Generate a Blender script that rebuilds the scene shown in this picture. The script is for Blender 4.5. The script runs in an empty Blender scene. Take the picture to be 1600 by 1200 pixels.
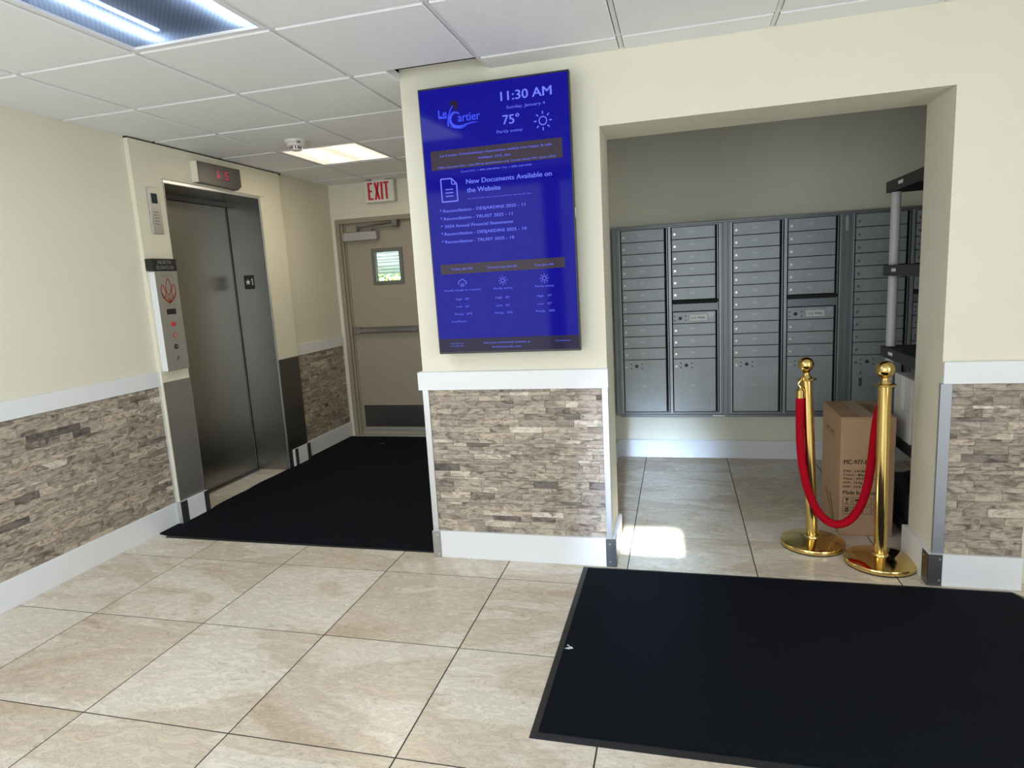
import bpy, bmesh, math, random
from mathutils import Vector, Matrix
random.seed(7)
C = bpy.context.scene.collection
S = bpy.context.scene

# ------------------------------------------------------------------ camera
cam = bpy.data.cameras.new('camera')
cam.sensor_fit = 'HORIZONTAL'; cam.sensor_width = 36.0
cam.lens = 997.66 * 36.0 / 1600.0
cam.clip_start = 0.05
co = bpy.data.objects.new('camera', cam); C.objects.link(co)
R_ = Vector((0.96712934, 0.24808133, -0.05582557))
U_ = Vector((0.01372844, 0.16827928, 0.98564376))
F_ = Vector((-0.2539141, 0.95401139, -0.15934206))
m = Matrix((R_, U_, -F_)).transposed().to_4x4()
m.translation = Vector((1.2669, -3.0046, 1.4216))
co.matrix_world = m
S.camera = co
# ------------------------------------------------------------------ world, lights, exposure
S.view_settings.view_transform = 'Standard'
S.view_settings.look = 'None'
S.view_settings.gamma = 1.0
S.view_settings.use_curve_mapping = False
S.view_settings.exposure = 0.08
w = bpy.data.worlds.new('sky'); S.world = w; w.use_nodes = True
nt = w.node_tree; bg = nt.nodes['Background']
sky = nt.nodes.new('ShaderNodeTexSky'); sky.sky_type = 'HOSEK_WILKIE'
sky.sun_direction = Vector((-0.5, -0.4, 0.75)).normalized(); sky.turbidity = 3.0
nt.links.new(sky.outputs[0], bg.inputs[0]); bg.inputs[1].default_value = 2.0

def area(name, loc, rot, sx, sy, power, color=(1, 1, 1), spread=180):
    l = bpy.data.lights.new(name, 'AREA'); l.shape = 'RECTANGLE'; l.size = sx; l.size_y = sy
    l.energy = power; l.color = color; l.spread = math.radians(spread)
    o = bpy.data.objects.new(name, l); C.objects.link(o); o.location = loc; o.rotation_euler = rot
    return o
# daylight through the three glazed bays of the entrance behind the camera
DAY = (0.90, 0.95, 1.0)
for x, pw in ((-0.95, 46), (0.75, 33), (2.45, 10)):
    area('daylight_through_glazing', (x, -4.52, 1.18), (math.radians(90), 0, 0), 1.5, 2.1, pw, DAY)
area('added_side_daylight', (3.98, -3.25, 1.25), (math.radians(90), 0, math.radians(90)), 2.3, 2.0, 66, DAY)  # unseen side source, added to throw more light on the left wall
# added narrow blue lamp: makes the floor streak and brightens the alcove
g_ = area('added_blue_streak_lamp', (1.13, -4.50, 1.75), (0, 0, 0), 0.26, 0.9, 4.2, (0.55, 0.74, 1.0), 9)
g_.rotation_euler = (Vector((1.12, 1.0, 0)) - g_.location).to_track_quat('-Z', 'Y').to_euler()
# the two ceiling fittings' own light, just under their lenses
area('troffer_glow', (-0.482, -1.36, 2.375), (0, 0, 0), 0.5, 1.1, 14, (0.92, 0.96, 1.0))
area('warm_lamp_glow', (-1.09, 1.354, 2.375), (0, 0, 0), 0.5, 0.5, 6, (1.0, 0.86, 0.66))
# low sun: only a sliver of it gets past the added mask wall outside and lands on the floor at the mail alcove
sl = bpy.data.lights.new('sun', 'SUN'); sl.energy = 75; sl.angle = math.radians(0.53); sl.color = (1, 0.97, 0.92)
so = bpy.data.objects.new('sun', sl); C.objects.link(so); so.location = (1.5, -12, 6)
so.rotation_euler = Vector((-0.05, 0.915, -0.385)).to_track_quat('-Z', 'Y').to_euler()

# ------------------------------------------------------------------ helpers
def link(o, parent=None, **kw):
    C.objects.link(o)
    if parent is not None: o.parent = parent
    for k, v in kw.items():
        if v is not None: o[k] = v
    return o
def thing(name, label, cat, loc=(0, 0, 0), group=None):
    o = bpy.data.objects.new(name, None); o.empty_display_size = 0.1
    o.location = loc
    return link(o, None, label=label, category=cat, group=group)
WL = {}
def wloc(p):
    v = Vector((0, 0, 0))
    while p is not None:
        v += p.location; p = p.parent
    return v
def obj(name, bm, mat, parent=None, smooth=False, origin=None, **kw):
    """one mesh object; geometry is given in world coordinates"""
    me = bpy.data.meshes.new(name)
    base = wloc(parent)
    bm.normal_update()
    if origin == 'auto':
        vs = [v.co for v in bm.verts]
        origin = Vector([(min(v[i] for v in vs) + max(v[i] for v in vs)) / 2 for i in range(3)])
    if origin is None: origin = base
    origin = Vector(origin)
    bmesh.ops.translate(bm, vec=-origin, verts=bm.verts)
    if smooth:
        for f in bm.faces: f.smooth = True
        for e in bm.edges:
            if len(e.link_faces) == 2 and e.calc_face_angle(0) > math.radians(35): e.smooth = False
    bm.to_mesh(me); bm.free()
    for mm in (mat if isinstance(mat, (list, tuple)) else [mat]): me.materials.append(mm)
    o = bpy.data.objects.new(name, me)
    o.location = origin - base
    return link(o, parent, **kw)
def copy_tree(o, parent=None):
    c = o.copy(); C.objects.link(c); c.parent = parent
    for ch in list(o.children): copy_tree(ch, c)
    return c
def BM(): return bmesh.new()
def box(bm, x0, x1, y0, y1, z0, z1, bev=0.0, seg=1, mi=0):
    x0, x1 = min(x0, x1), max(x0, x1); y0, y1 = min(y0, y1), max(y0, y1); z0, z1 = min(z0, z1), max(z0, z1)
    vs = [bm.verts.new((x, y, z)) for x in (x0, x1) for y in (y0, y1) for z in (z0, z1)]
    fs = [bm.faces.new([vs[i] for i in q]) for q in ((0, 1, 3, 2), (4, 6, 7, 5), (0, 4, 5, 1), (2, 3, 7, 6), (0, 2, 6, 4), (1, 5, 7, 3))]
    for f in fs: f.material_index = mi
    if bev > 0:
        es = list({e for f in fs for e in f.edges})
        r = bmesh.ops.bevel(bm, geom=es, offset=bev, segments=seg, affect='EDGES', profile=0.5, clamp_overlap=True)
        for f in r['faces']: f.material_index = mi
    return bm
def B(*a, **k): return box(BM(), *a, **k)
def rot_xf(d):
    return Vector((0, 0, 1)).rotation_difference(Vector(d).normalized()).to_matrix().to_4x4()
def cyl(bm, p0, p1, r, n=20, r2=None, caps=True, mi=0):
    p0, p1 = Vector(p0), Vector(p1); M = rot_xf(p1 - p0); r2 = r if r2 is None else r2
    a, b = [], []
    for i in range(n):
        t = 2 * math.pi * i / n; d = M @ Vector((math.cos(t), math.sin(t), 0))
        a.append(bm.verts.new(p0 + d * r)); b.append(bm.verts.new(p1 + d * r2))
    for i in range(n):
        j = (i + 1) % n; bm.faces.new((a[i], a[j], b[j], b[i])).material_index = mi
    if caps:
        bm.faces.new(a[::-1]).material_index = mi; bm.faces.new(b).material_index = mi
    return bm
def lathe(bm, prof, loc, n=40, axis=None):
    """prof: list of (radius, height); axis: top offset vector for a lean"""
    loc = Vector(loc); ax = Vector(axis).normalized() if axis else Vector((0, 0, 1)); M = rot_xf(ax)
    rings = []
    for r, h in prof:
        if r < 1e-6: rings.append([bm.verts.new(loc + M @ Vector((0, 0, h)))])
        else: rings.append([bm.verts.new(loc + M @ Vector((r * math.cos(2 * math.pi * i / n), r * math.sin(2 * math.pi * i / n), h))) for i in range(n)])
    for a, b in zip(rings, rings[1:]):
        for i in range(n):
            j = (i + 1) % n
            if len(a) == 1 and len(b) == 1: continue
            if len(a) == 1: bm.faces.new((a[0], b[j], b[i]))
            elif len(b) == 1: bm.faces.new((a[i], a[j], b[0]))
            else: bm.faces.new((a[i], a[j], b[j], b[i]))
    bmesh.ops.recalc_face_normals(bm, faces=bm.faces)
    return bm
def tube(bm, pts, r, n=12, closed=False):
    pts = [Vector(p) for p in pts]; rings = []; N = len(pts); up = None
    for k, p in enumerate(pts):
        a = pts[(k - 1) % N] if (closed or k > 0) else p; b = pts[(k + 1) % N] if (closed or k < N - 1) else p
        t = (b - a).normalized()
        if up is None: up = t.orthogonal().normalized()
        up = (up - t * up.dot(t)).normalized(); s = t.cross(up)
        rings.append([bm.verts.new(p + (up * math.cos(2 * math.pi * i / n) + s * math.sin(2 * math.pi * i / n)) * r) for i in range(n)])
    pr = list(zip(rings, rings[1:])) + ([(rings[-1], rings[0])] if closed else [])
    for a, b in pr:
        for i in range(n):
            j = (i + 1) % n; bm.faces.new((a[i], a[j], b[j], b[i]))
    if not closed: bm.faces.new(rings[0][::-1]); bm.faces.new(rings[-1])
    bmesh.ops.recalc_face_normals(bm, faces=bm.faces)
    return bm
def poly(bm, pts, off, th):
    """prism: pts outline (3D points), extruded by vector off*th"""
    off = Vector(off) * th
    a = [bm.verts.new(Vector(p)) for p in pts]; b = [bm.verts.new(Vector(p) + off) for p in pts]
    bm.faces.new(a); bm.faces.new(b[::-1])
    for i in range(len(a)):
        j = (i + 1) % len(a); bm.faces.new((a[j], a[i], b[i], b[j]))
    bmesh.ops.recalc_face_normals(bm, faces=bm.faces)
    return bm
def text_bm(s, bold=0.0, res=3):
    cu = bpy.data.curves.new('t', 'FONT'); cu.body = s; cu.size = 1; cu.resolution_u = res; cu.offset = bold; cu.extrude = 0
    o = bpy.data.objects.new('t', cu); C.objects.link(o)
    dg = bpy.context.evaluated_depsgraph_get(); dg.update()
    me = bpy.data.meshes.new_from_object(o.evaluated_get(dg))
    bm = BM(); bm.from_mesh(me)
    bpy.data.objects.remove(o); bpy.data.curves.remove(cu); bpy.data.meshes.remove(me)
    return bm
def text(name, s, org, xa, ya, width, cap, mat, parent, bold=0.0, shear=0.0, center=False, **kw):
    """lettering: s drawn from org along unit vector xa, up ya; stretched to width, capitals cap high"""
    bm = text_bm(s, 0.0)
    xs = [v.co.x for v in bm.verts]; x0, x1 = min(xs), max(xs)
    k = width / (x1 - x0); h = cap / 0.70
    xa, ya, org = Vector(xa), Vector(ya), Vector(org)
    if center: org = org - xa * width / 2
    if bold:
        d_ = bmesh.ops.duplicate(bm, geom=bm.verts[:] + bm.edges[:] + bm.faces[:])
        bmesh.ops.translate(bm, vec=(bold * 1.6, bold * 0.5, 0), verts=[g_ for g_ in d_['geom'] if isinstance(g_, bmesh.types.BMVert)])
    for v in bm.verts:
        a = (v.co.x - x0) * k; b_ = v.co.y * h
        v.co = org + xa * (a + shear * b_) + ya * b_
    # give the print a hair of thickness
    nrm = xa.cross(ya)
    for v in bm.verts: v.co = v.co + nrm * 0.0006
    return obj(name, bm, mat, parent, **kw)

# ------------------------------------------------------------------ materials
def mat(name, col=(0.5, 0.5, 0.5), rough=0.5, metal=0.0, spec=0.5, noise=0.0, nscale=20.0, bump=0.0, bscale=200.0, emis=None, es=0.0, coat=0.0, aniso=None):
    m = bpy.data.materials.new(name); m.use_nodes = True; n = m.node_tree.nodes; l = m.node_tree.links
    b = n['Principled BSDF']
    b.inputs['Base Color'].default_value = (*col, 1); b.inputs['Roughness'].default_value = rough
    b.inputs['Metallic'].default_value = metal; b.inputs['Specular IOR Level'].default_value = spec
    if coat: b.inputs['Coat Weight'].default_value = coat; b.inputs['Coat Roughness'].default_value = 0.03
    if emis: b.inputs['Emission Color'].default_value = (*emis, 1); b.inputs['Emission Strength'].default_value = es
    tc = n.new('ShaderNodeTexCoord')
    if noise or bump:
        if noise:
            t = n.new('ShaderNodeTexNoise'); t.inputs['Scale'].default_value = nscale; t.inputs['Detail'].default_value = 5
            l.new(tc.outputs['Object'], t.inputs['Vector'])
            mx = n.new('ShaderNodeMix'); mx.data_type = 'RGBA'
            mx.inputs[6].default_value = (*[c * (1 - noise) for c in col], 1); mx.inputs[7].default_value = (*[min(1, c * (1 + noise)) for c in col], 1)
            l.new(t.outputs['Fac'], mx.inputs[0]); l.new(mx.outputs[2], b.inputs['Base Color'])
        if bump:
            t = n.new('ShaderNodeTexNoise'); t.inputs['Scale'].default_value = bscale; t.inputs['Detail'].default_value = 3
            if aniso:
                mp = n.new('ShaderNodeMapping'); mp.inputs['Scale'].default_value = aniso
                l.new(tc.outputs['Object'], mp.inputs[0]); l.new(mp.outputs[0], t.inputs['Vector'])
            else: l.new(tc.outputs['Object'], t.inputs['Vector'])
            bp = n.new('ShaderNodeBump'); bp.inputs['Strength'].default_value = bump; bp.inputs['Distance'].default_value = 0.002
            l.new(t.outputs['Fac'], bp.inputs['Height']); l.new(bp.outputs[0], b.inputs['Normal'])
    return m
M = {}
M['paint'] = mat('cream_paint', (0.72, 0.69, 0.560), 0.55, noise=0.03, nscale=3, bump=0.25, bscale=260)
M['white'] = mat('white_trim', (0.74, 0.755, 0.76), 0.42, noise=0.02, nscale=6)
M['casing'] = mat('pale_casing', (0.73, 0.695, 0.555), 0.5)
M['ceil'] = mat('ceiling_board', (0.86, 0.875, 0.885), 0.9, noise=0.05, nscale=90, bump=0.6, bscale=320)
M['tbar'] = mat('ceiling_grid', (0.80, 0.80, 0.81), 0.5)
M['grout'] = mat('grout', (0.045, 0.035, 0.028), 0.9, noise=0.2, nscale=40)
M['mortar'] = mat('stone_backing', (0.22, 0.18, 0.14), 0.95, noise=0.25, nscale=50)
M['mat_rug'] = mat('black_carpet', (0.0035, 0.0050, 0.0085), 0.9, noise=0.35, nscale=420, bump=0.8, bscale=600, spec=0.12)
M['mat_edge'] = mat('black_rubber', (0.007, 0.008, 0.010), 0.5, bump=0.3, bscale=150)
M['steel'] = mat('brushed_steel', (0.31, 0.305, 0.295), 0.27, 1.0, noise=0.08, nscale=8, bump=0.12, bscale=60, aniso=(40, 40, 0.6))
M['steel_door'] = mat('brushed_door_steel', (0.30, 0.285, 0.25), 0.28, 1.0, noise=0.10, nscale=2.2, bump=0.12, bscale=60, aniso=(40, 40, 0.6))
M['steel_dark'] = mat('dark_brushed_steel', (0.16, 0.155, 0.15), 0.33, 1.0, noise=0.1, nscale=6, bump=0.1, bscale=60, aniso=(1, 1, 40))
M['cladding'] = mat('lit_brushed_cladding', (0.40, 0.395, 0.385), 0.45, 0.85, noise=0.08, nscale=5, bump=0.1, bscale=60, aniso=(1, 1, 40))  # lighter copy of the panel steel; the left panel's brighter light is coloured in
M['steel_light'] = mat('edge_trim_metal', (0.62, 0.63, 0.64), 0.35, 0.8)
M['strip_grey'] = mat('grey_metal_strip', (0.34, 0.36, 0.39), 0.4, 0.6)
M['guard'] = mat('corner_guard_steel', (0.22, 0.22, 0.22), 0.35, 0.9, noise=0.15, nscale=20)
M['guard_l'] = mat('pale_corner_guard_steel', (0.42, 0.41, 0.40), 0.35, 0.9, noise=0.1, nscale=20)
M['brass'] = mat('polished_gold', (0.74, 0.54, 0.20), 0.11, 1.0, noise=0.06, nscale=14)
M['velvet'] = mat('red_velvet', (0.36, 0.002, 0.012), 0.75, noise=0.15, nscale=60, bump=0.5, bscale=300, spec=0.08)
M['rubber'] = mat('black_rubber_ring', (0.008, 0.008, 0.008), 0.7)
M['card'] = mat('brown_cardboard', (0.40, 0.25, 0.145), 0.8, noise=0.10, nscale=16, bump=0.2, bscale=80)
M['tape'] = mat('packing_tape', (0.45, 0.32, 0.19), 0.3)
M['ink'] = mat('black_ink', (0.035, 0.025, 0.02), 0.7)
M['ink_brown'] = mat('faded_print', (0.20, 0.11, 0.065), 0.8)
M['whitebox'] = mat('white_cardboard', (0.62, 0.62, 0.60), 0.7, noise=0.05, nscale=20)
M['black_plastic'] = mat('black_plastic', (0.018, 0.018, 0.020), 0.5, bump=0.2, bscale=120)
M['grey_plastic'] = mat('grey_plastic_post', (0.50, 0.50, 0.49), 0.45)
M['sticker'] = mat('white_sticker', (0.8, 0.8, 0.8), 0.5)
M['mail'] = mat('grey_powder_coat', (0.38, 0.415, 0.432), 0.40, 0.35, noise=0.14, nscale=9, bump=0.15, bscale=300)
M['mail_f'] = mat('grey_anodised_frame', (0.24, 0.255, 0.27), 0.38, 0.45, noise=0.08, nscale=9)
M['mail_l'] = mat('bright_frame_rail', (0.52, 0.54, 0.56), 0.34, 0.6)
M['dark'] = mat('dark_gap', (0.012, 0.013, 0.015), 0.8)
M['lock'] = mat('lock_nickel', (0.72, 0.70, 0.66), 0.28, 1.0)
M['lock_dark'] = mat('dark_lock_core', (0.05, 0.05, 0.05), 0.5, 0.5)  # dark metal for the keyholes and rivets
M['plate'] = mat('number_plate', (0.47, 0.505, 0.52), 0.4, 0.5)
M['plate_w'] = mat('silver_label', (0.72, 0.72, 0.70), 0.4, 0.2)
M['door'] = mat('taupe_door_paint', (0.335, 0.295, 0.225), 0.5, noise=0.04, nscale=4)
M['frame'] = mat('taupe_frame_paint', (0.30, 0.26, 0.195), 0.45, noise=0.06, nscale=8)
M['closer'] = mat('aluminium_closer', (0.42, 0.42, 0.42), 0.45, 0.4)
M['sign_w'] = mat('off_white_plastic', (0.72, 0.70, 0.64), 0.5)
M['red'] = mat('exit_red', (0.42, 0.012, 0.018), 0.5, emis=(0.55, 0.01, 0.02), es=0.10)
M['black'] = mat('black_sign', (0.012, 0.012, 0.012), 0.4)
M['white_ink'] = mat('white_lettering', (0.85, 0.85, 0.85), 0.5)
M['panel_steel'] = mat('call_panel_steel', (0.45, 0.44, 0.42), 0.42, 0.75, noise=0.04, nscale=8)
M['flame'] = mat('dark_red_print', (0.28, 0.04, 0.025), 0.6)
M['ink_grey'] = mat('grey_print', (0.14, 0.13, 0.12), 0.6)
M['btn_red'] = mat('red_button', (0.50, 0.03, 0.03), 0.35)
M['btn_dark'] = mat('black_button', (0.02, 0.02, 0.02), 0.3)
M['disp'] = mat('smoked_display_housing', (0.085, 0.082, 0.078), 0.38, 0.5)
M['led_bg'] = mat('led_window', (0.03, 0.006, 0.018), 0.25, emis=(0.015, 0.001, 0.006), es=1.0)
M['led'] = mat('red_led_segments', (0.3, 0.0, 0.02), 0.4, emis=(0.7, 0.02, 0.06), es=0.5)
M['glass_dark'] = mat('smoked_lens', (0.02, 0.03, 0.04), 0.12)
M['tv_body'] = mat('black_tv_bezel', (0.012, 0.012, 0.013), 0.35)
M['leaf'] = mat('sunlit_leaves', (0.11, 0.22, 0.04), 0.6, noise=0.4, nscale=9)
M['concrete'] = mat('concrete', (0.62, 0.64, 0.66), 0.8, noise=0.15, nscale=3)
M['alu'] = mat('storefront_aluminium', (0.25, 0.25, 0.26), 0.4, 0.8)
M['paper'] = mat('torn_paper', (0.7, 0.7, 0.66), 0.8)

def emit(name, col, s, gloss=0.0, base=(0, 0, 0), rough=0.08):
    m = bpy.data.materials.new(name); m.use_nodes = True; b = m.node_tree.nodes['Principled BSDF']
    b.inputs['Base Color'].default_value = (*base, 1); b.inputs['Roughness'].default_value = rough
    b.inputs['Specular IOR Level'].default_value = gloss
    b.inputs['Emission Color'].default_value = (*col, 1); b.inputs['Emission Strength'].default_value = s
    return m
SCR = 1.0
M['screen'] = emit('lit_blue_screen', (0.007, 0.006, 0.27), SCR, gloss=0.07, rough=0.06)
M['scr_text'] = emit('lit_screen_lettering', (0.17, 0.21, 1.0), SCR, gloss=0.07)
M['scr_text2'] = emit('lit_small_screen_lettering', (0.13, 0.16, 0.88), SCR, gloss=0.07)
M['scr_bar'] = emit('lit_screen_banner', (0.055, 0.042, 0.060), SCR, gloss=0.07)
M['scr_foot'] = emit('lit_screen_footer', (0.028, 0.022, 0.055), SCR, gloss=0.07)
M['scr_logo'] = emit('lit_screen_logo', (0.06, 0.10, 1.0), SCR, gloss=0.07)
M['scr_palm'] = emit('lit_screen_palm', (0.022, 0.016, 0.030), SCR, gloss=0.07)
M['tube_cool'] = emit('cool_fluorescent_tube', (0.80, 0.90, 1.0), 26.0)
M['lens_warm'] = None

def glass(name, tint=(0.9, 0.95, 0.95), refl=0.08):
    m = bpy.data.materials.new(name); m.use_nodes = True; n = m.node_tree.nodes; l = m.node_tree.links
    n.remove(n['Principled BSDF']); out = n['Material Output']
    t = n.new('ShaderNodeBsdfTransparent'); t.inputs[0].default_value = (*tint, 1)
    g = n.new('ShaderNodeBsdfGlossy'); g.inputs['Roughness'].default_value = 0.03
    mx = n.new('ShaderNodeMixShader'); fr = n.new('ShaderNodeFresnel'); fr.inputs[0].default_value = 1.45
    l.new(fr.outputs[0], mx.inputs[0]); l.new(t.outputs[0], mx.inputs[1]); l.new(g.outputs[0], mx.inputs[2]); l.new(mx.outputs[0], out.inputs[0])
    return m
M['glass'] = glass('clear_glass')

# prismatic troffer lens: a grid of small pyramids that scatter the tubes' light
def prism_lens():
    m = bpy.data.materials.new('prismatic_acrylic_lens'); m.use_nodes = True; n = m.node_tree.nodes; l = m.node_tree.links
    n.remove(n['Principled BSDF']); out = n['Material Output']
    tc = n.new('ShaderNodeTexCoord'); mp = n.new('ShaderNodeMapping'); mp.inputs['Rotation'].default_value = (0, 0, math.radians(45))
    l.new(tc.outputs['Object'], mp.inputs[0])
    vo = n.new('ShaderNodeTexVoronoi'); vo.inputs['Scale'].default_value = 72; vo.inputs['Randomness'].default_value = 0.0
    l.new(mp.outputs[0], vo.inputs['Vector'])
    cr = n.new('ShaderNodeValToRGB'); cr.color_ramp.elements[0].position = 0.15; cr.color_ramp.elements[0].color = (0.95, 0.98, 1, 1)
    cr.color_ramp.elements[1].position = 0.60; cr.color_ramp.elements[1].color = (0.58, 0.66, 0.80, 1)
    l.new(vo.outputs['Distance'], cr.inputs[0])
    t = n.new('ShaderNodeBsdfTransparent'); l.new(cr.outputs[0], t.inputs[0])
    g = n.new('ShaderNodeBsdfGlossy'); g.inputs['Roughness'].default_value = 0.22; g.inputs['Color'].default_value = (0.75, 0.83, 0.95, 1)
    bp = n.new('ShaderNodeBump'); bp.inputs['Strength'].default_value = 0.6; bp.inputs['Distance'].default_value = 0.004
    l.new(vo.outputs['Distance'], bp.inputs['Height']); l.new(bp.outputs[0], g.inputs['Normal'])
    tr = n.new('ShaderNodeBsdfTranslucent'); l.new(cr.outputs[0], tr.inputs[0])
    m0 = n.new('ShaderNodeMixShader'); m0.inputs[0].default_value = 0.55; l.new(t.outputs[0], m0.inputs[1]); l.new(tr.outputs[0], m0.inputs[2])
    mx = n.new('ShaderNodeMixShader'); mx.inputs[0].default_value = 0.12
    l.new(m0.outputs[0], mx.inputs[1]); l.new(g.outputs[0], mx.inputs[2]); l.new(mx.outputs[0], out.inputs[0])
    return m
M['prism'] = prism_lens()
# frosted warm lens of the far light: two tubes glow through as bright bands (it is a lamp: it emits)
def warm_lens():
    m = bpy.data.materials.new('warm_glowing_lens'); m.use_nodes = True; n = m.node_tree.nodes; l = m.node_tree.links
    b = n['Principled BSDF']; b.inputs['Base Color'].default_value = (0.8, 0.78, 0.72, 1)
    tc = n.new('ShaderNodeTexCoord'); sx = n.new('ShaderNodeSeparateXYZ'); l.new(tc.outputs['Object'], sx.inputs[0])
    ma = n.new('ShaderNodeMath'); ma.operation = 'MULTIPLY'; ma.inputs[1].default_value = 2 * math.pi / 0.27; l.new(sx.outputs[0], ma.inputs[0])
    co_ = n.new('ShaderNodeMath'); co_.operation = 'COSINE'; l.new(ma.outputs[0], co_.inputs[0])
    mr = n.new('ShaderNodeMapRange'); mr.inputs[1].default_value = -1; mr.inputs[2].default_value = 1; mr.inputs[3].default_value = 1.5; mr.inputs[4].default_value = 0.80
    l.new(co_.outputs[0], mr.inputs[0]); l.new(mr.outputs[0], b.inputs['Emission Strength'])
    b.inputs['Emission Color'].default_value = (1.0, 0.86, 0.68, 1)
    return m
M['lens_warm'] = warm_lens()

def rand_node(n, l):
    """a random value per piece: by object for single pieces, by island for joined ones"""
    oi = n.new('ShaderNodeObjectInfo'); ge = n.new('ShaderNodeNewGeometry')
    a = n.new('ShaderNodeMath'); a.operation = 'ADD'; l.new(oi.outputs['Random'], a.inputs[0]); l.new(ge.outputs['Random Per Island'], a.inputs[1])
    f = n.new('ShaderNodeMath'); f.operation = 'FRACT'; l.new(a.outputs[0], f.inputs[0])
    return f.outputs[0], oi
def offset_coords(n, l, rnd, k=37.0):
    ge = n.new('ShaderNodeNewGeometry')
    mu = n.new('ShaderNodeMath'); mu.operation = 'MULTIPLY'; mu.inputs[1].default_value = k; l.new(rnd, mu.inputs[0])
    ad = n.new('ShaderNodeVectorMath'); ad.operation = 'ADD'
    cb = n.new('ShaderNodeCombineXYZ'); l.new(mu.outputs[0], cb.inputs[0]); l.new(mu.outputs[0], cb.inputs[1])
    l.new(ge.outputs['Position'], ad.inputs[0]); l.new(cb.outputs[0], ad.inputs[1])
    return ad.outputs[0]
def ramp(n, stops):
    r = n.new('ShaderNodeValToRGB'); e = r.color_ramp.elements
    while len(e) < len(stops): e.new(0.5)
    for q, (p, c) in zip(e, stops): q.position = p; q.color = (*c, 1)
    return r
def stone_mat():
    m = bpy.data.materials.new('split_travertine'); m.use_nodes = True; n = m.node_tree.nodes; l = m.node_tree.links
    b = n['Principled BSDF']; b.inputs['Roughness'].default_value = 0.6; b.inputs['Specular IOR Level'].default_value = 0.35
    rnd, _ = rand_node(n, l); co_ = offset_coords(n, l, rnd)
    base = ramp(n, [(0.0, (0.10, 0.088, 0.078)), (0.022, (0.17, 0.145, 0.125)), (0.06, (0.26, 0.215, 0.175)), (0.30, (0.31, 0.26, 0.212)), (0.75, (0.35, 0.30, 0.247)), (0.93, (0.40, 0.33, 0.255)), (1.0, (0.54, 0.48, 0.41))])
    l.new(rnd, base.inputs[0])
    mp = n.new('ShaderNodeMapping'); mp.inputs['Scale'].default_value = (1, 1, 2.6); l.new(co_, mp.inputs[0])
    t = n.new('ShaderNodeTexNoise'); t.inputs['Scale'].default_value = 11; t.inputs['Detail'].default_value = 7; t.inputs['Distortion'].default_value = 1.5; t.inputs['Roughness'].default_value = 0.62
    l.new(mp.outputs[0], t.inputs['Vector'])
    vr = ramp(n, [(0.33, (0.36, 0.34, 0.32)), (0.42, (0.74, 0.73, 0.72)), (0.50, (1.04, 1.04, 1.02)), (0.58, (1.42, 1.42, 1.40)), (0.68, (0.80, 0.78, 0.76))])
    l.new(t.outputs['Fac'], vr.inputs[0])
    mx = n.new('ShaderNodeMix'); mx.data_type = 'RGBA'; mx.blend_type = 'MULTIPLY'; mx.inputs[0].default_value = 1
    l.new(base.outputs[0], mx.inputs[6]); l.new(vr.outputs[0], mx.inputs[7]); l.new(mx.outputs[2], b.inputs['Base Color'])
    bp = n.new('ShaderNodeBump'); bp.inputs['Strength'].default_value = 0.5; bp.inputs['Distance'].default_value = 0.003
    l.new(t.outputs['Fac'], bp.inputs['Height']); l.new(bp.outputs[0], b.inputs['Normal'])
    return m
M['stone'] = stone_mat()
def tile_mat():
    m = bpy.data.materials.new('polished_marble_tile'); m.use_nodes = True; n = m.node_tree.nodes; l = m.node_tree.links
    b = n['Principled BSDF']; b.inputs['Specular IOR Level'].default_value = 0.5
    rnd, oi = rand_node(n, l); co_ = offset_coords(n, l, rnd, 53.0)
    # large cloudy bands running across the tile
    mp = n.new('ShaderNodeMapping'); mp.inputs['Rotation'].default_value = (0, 0, math.radians(-18)); mp.inputs['Scale'].default_value = (1.0, 2.4, 1); l.new(co_, mp.inputs[0])
    t1 = n.new('ShaderNodeTexNoise'); t1.inputs['Scale'].default_value = 0.95; t1.inputs['Detail'].default_value = 5; t1.inputs['Distortion'].default_value = 1.0; l.new(mp.outputs[0], t1.inputs['Vector'])
    r1 = ramp(n, [(0.34, (0.72, 0.68, 0.60)), (0.48, (0.70, 0.645, 0.55)), (0.515, (0.60, 0.52, 0.415)), (0.60, (0.64, 0.57, 0.46)), (0.70, (0.54, 0.44, 0.335))])
    l.new(t1.outputs['Fac'], r1.inputs[0])
    # fine crackled veining
    t2 = n.new('ShaderNodeTexNoise'); t2.inputs['Scale'].default_value = 11; t2.inputs['Detail'].default_value = 10; t2.inputs['Distortion'].default_value = 1.8; t2.inputs['Roughness'].default_value = 0.62; l.new(mp.outputs[0], t2.inputs['Vector'])
    r2 = ramp(n, [(0.30, (0.70, 0.67, 0.63)), (0.44, (0.97, 0.97, 0.97)), (0.485, (0.95, 0.94, 0.92)), (0.496, (0.62, 0.56, 0.50)), (0.509, (0.98, 0.97, 0.96)), (0.60, (1.05, 1.05, 1.06)), (0.72, (0.80, 0.76, 0.71))])
    l.new(t2.outputs['Fac'], r2.inputs[0])
    mx = n.new('ShaderNodeMix'); mx.data_type = 'RGBA'; mx.blend_type = 'MULTIPLY'; mx.inputs[0].default_value = 1
    l.new(r1.outputs[0], mx.inputs[6]); l.new(r2.outputs[0], mx.inputs[7]); l.new(mx.outputs[2], b.inputs['Base Color'])
    rr = n.new('ShaderNodeMapRange'); rr.inputs[3].default_value = 0.16; rr.inputs[4].default_value = 0.34; l.new(t2.outputs['Fac'], rr.inputs[0]); l.new(rr.outputs[0], b.inputs['Roughness'])
    bp = n.new('ShaderNodeBump'); bp.inputs['Strength'].default_value = 0.08; bp.inputs['Distance'].default_value = 0.002
    l.new(t2.outputs['Fac'], bp.inputs['Height']); l.new(bp.outputs[0], b.inputs['Normal'])
    return m
M['tile'] = tile_mat()

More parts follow.
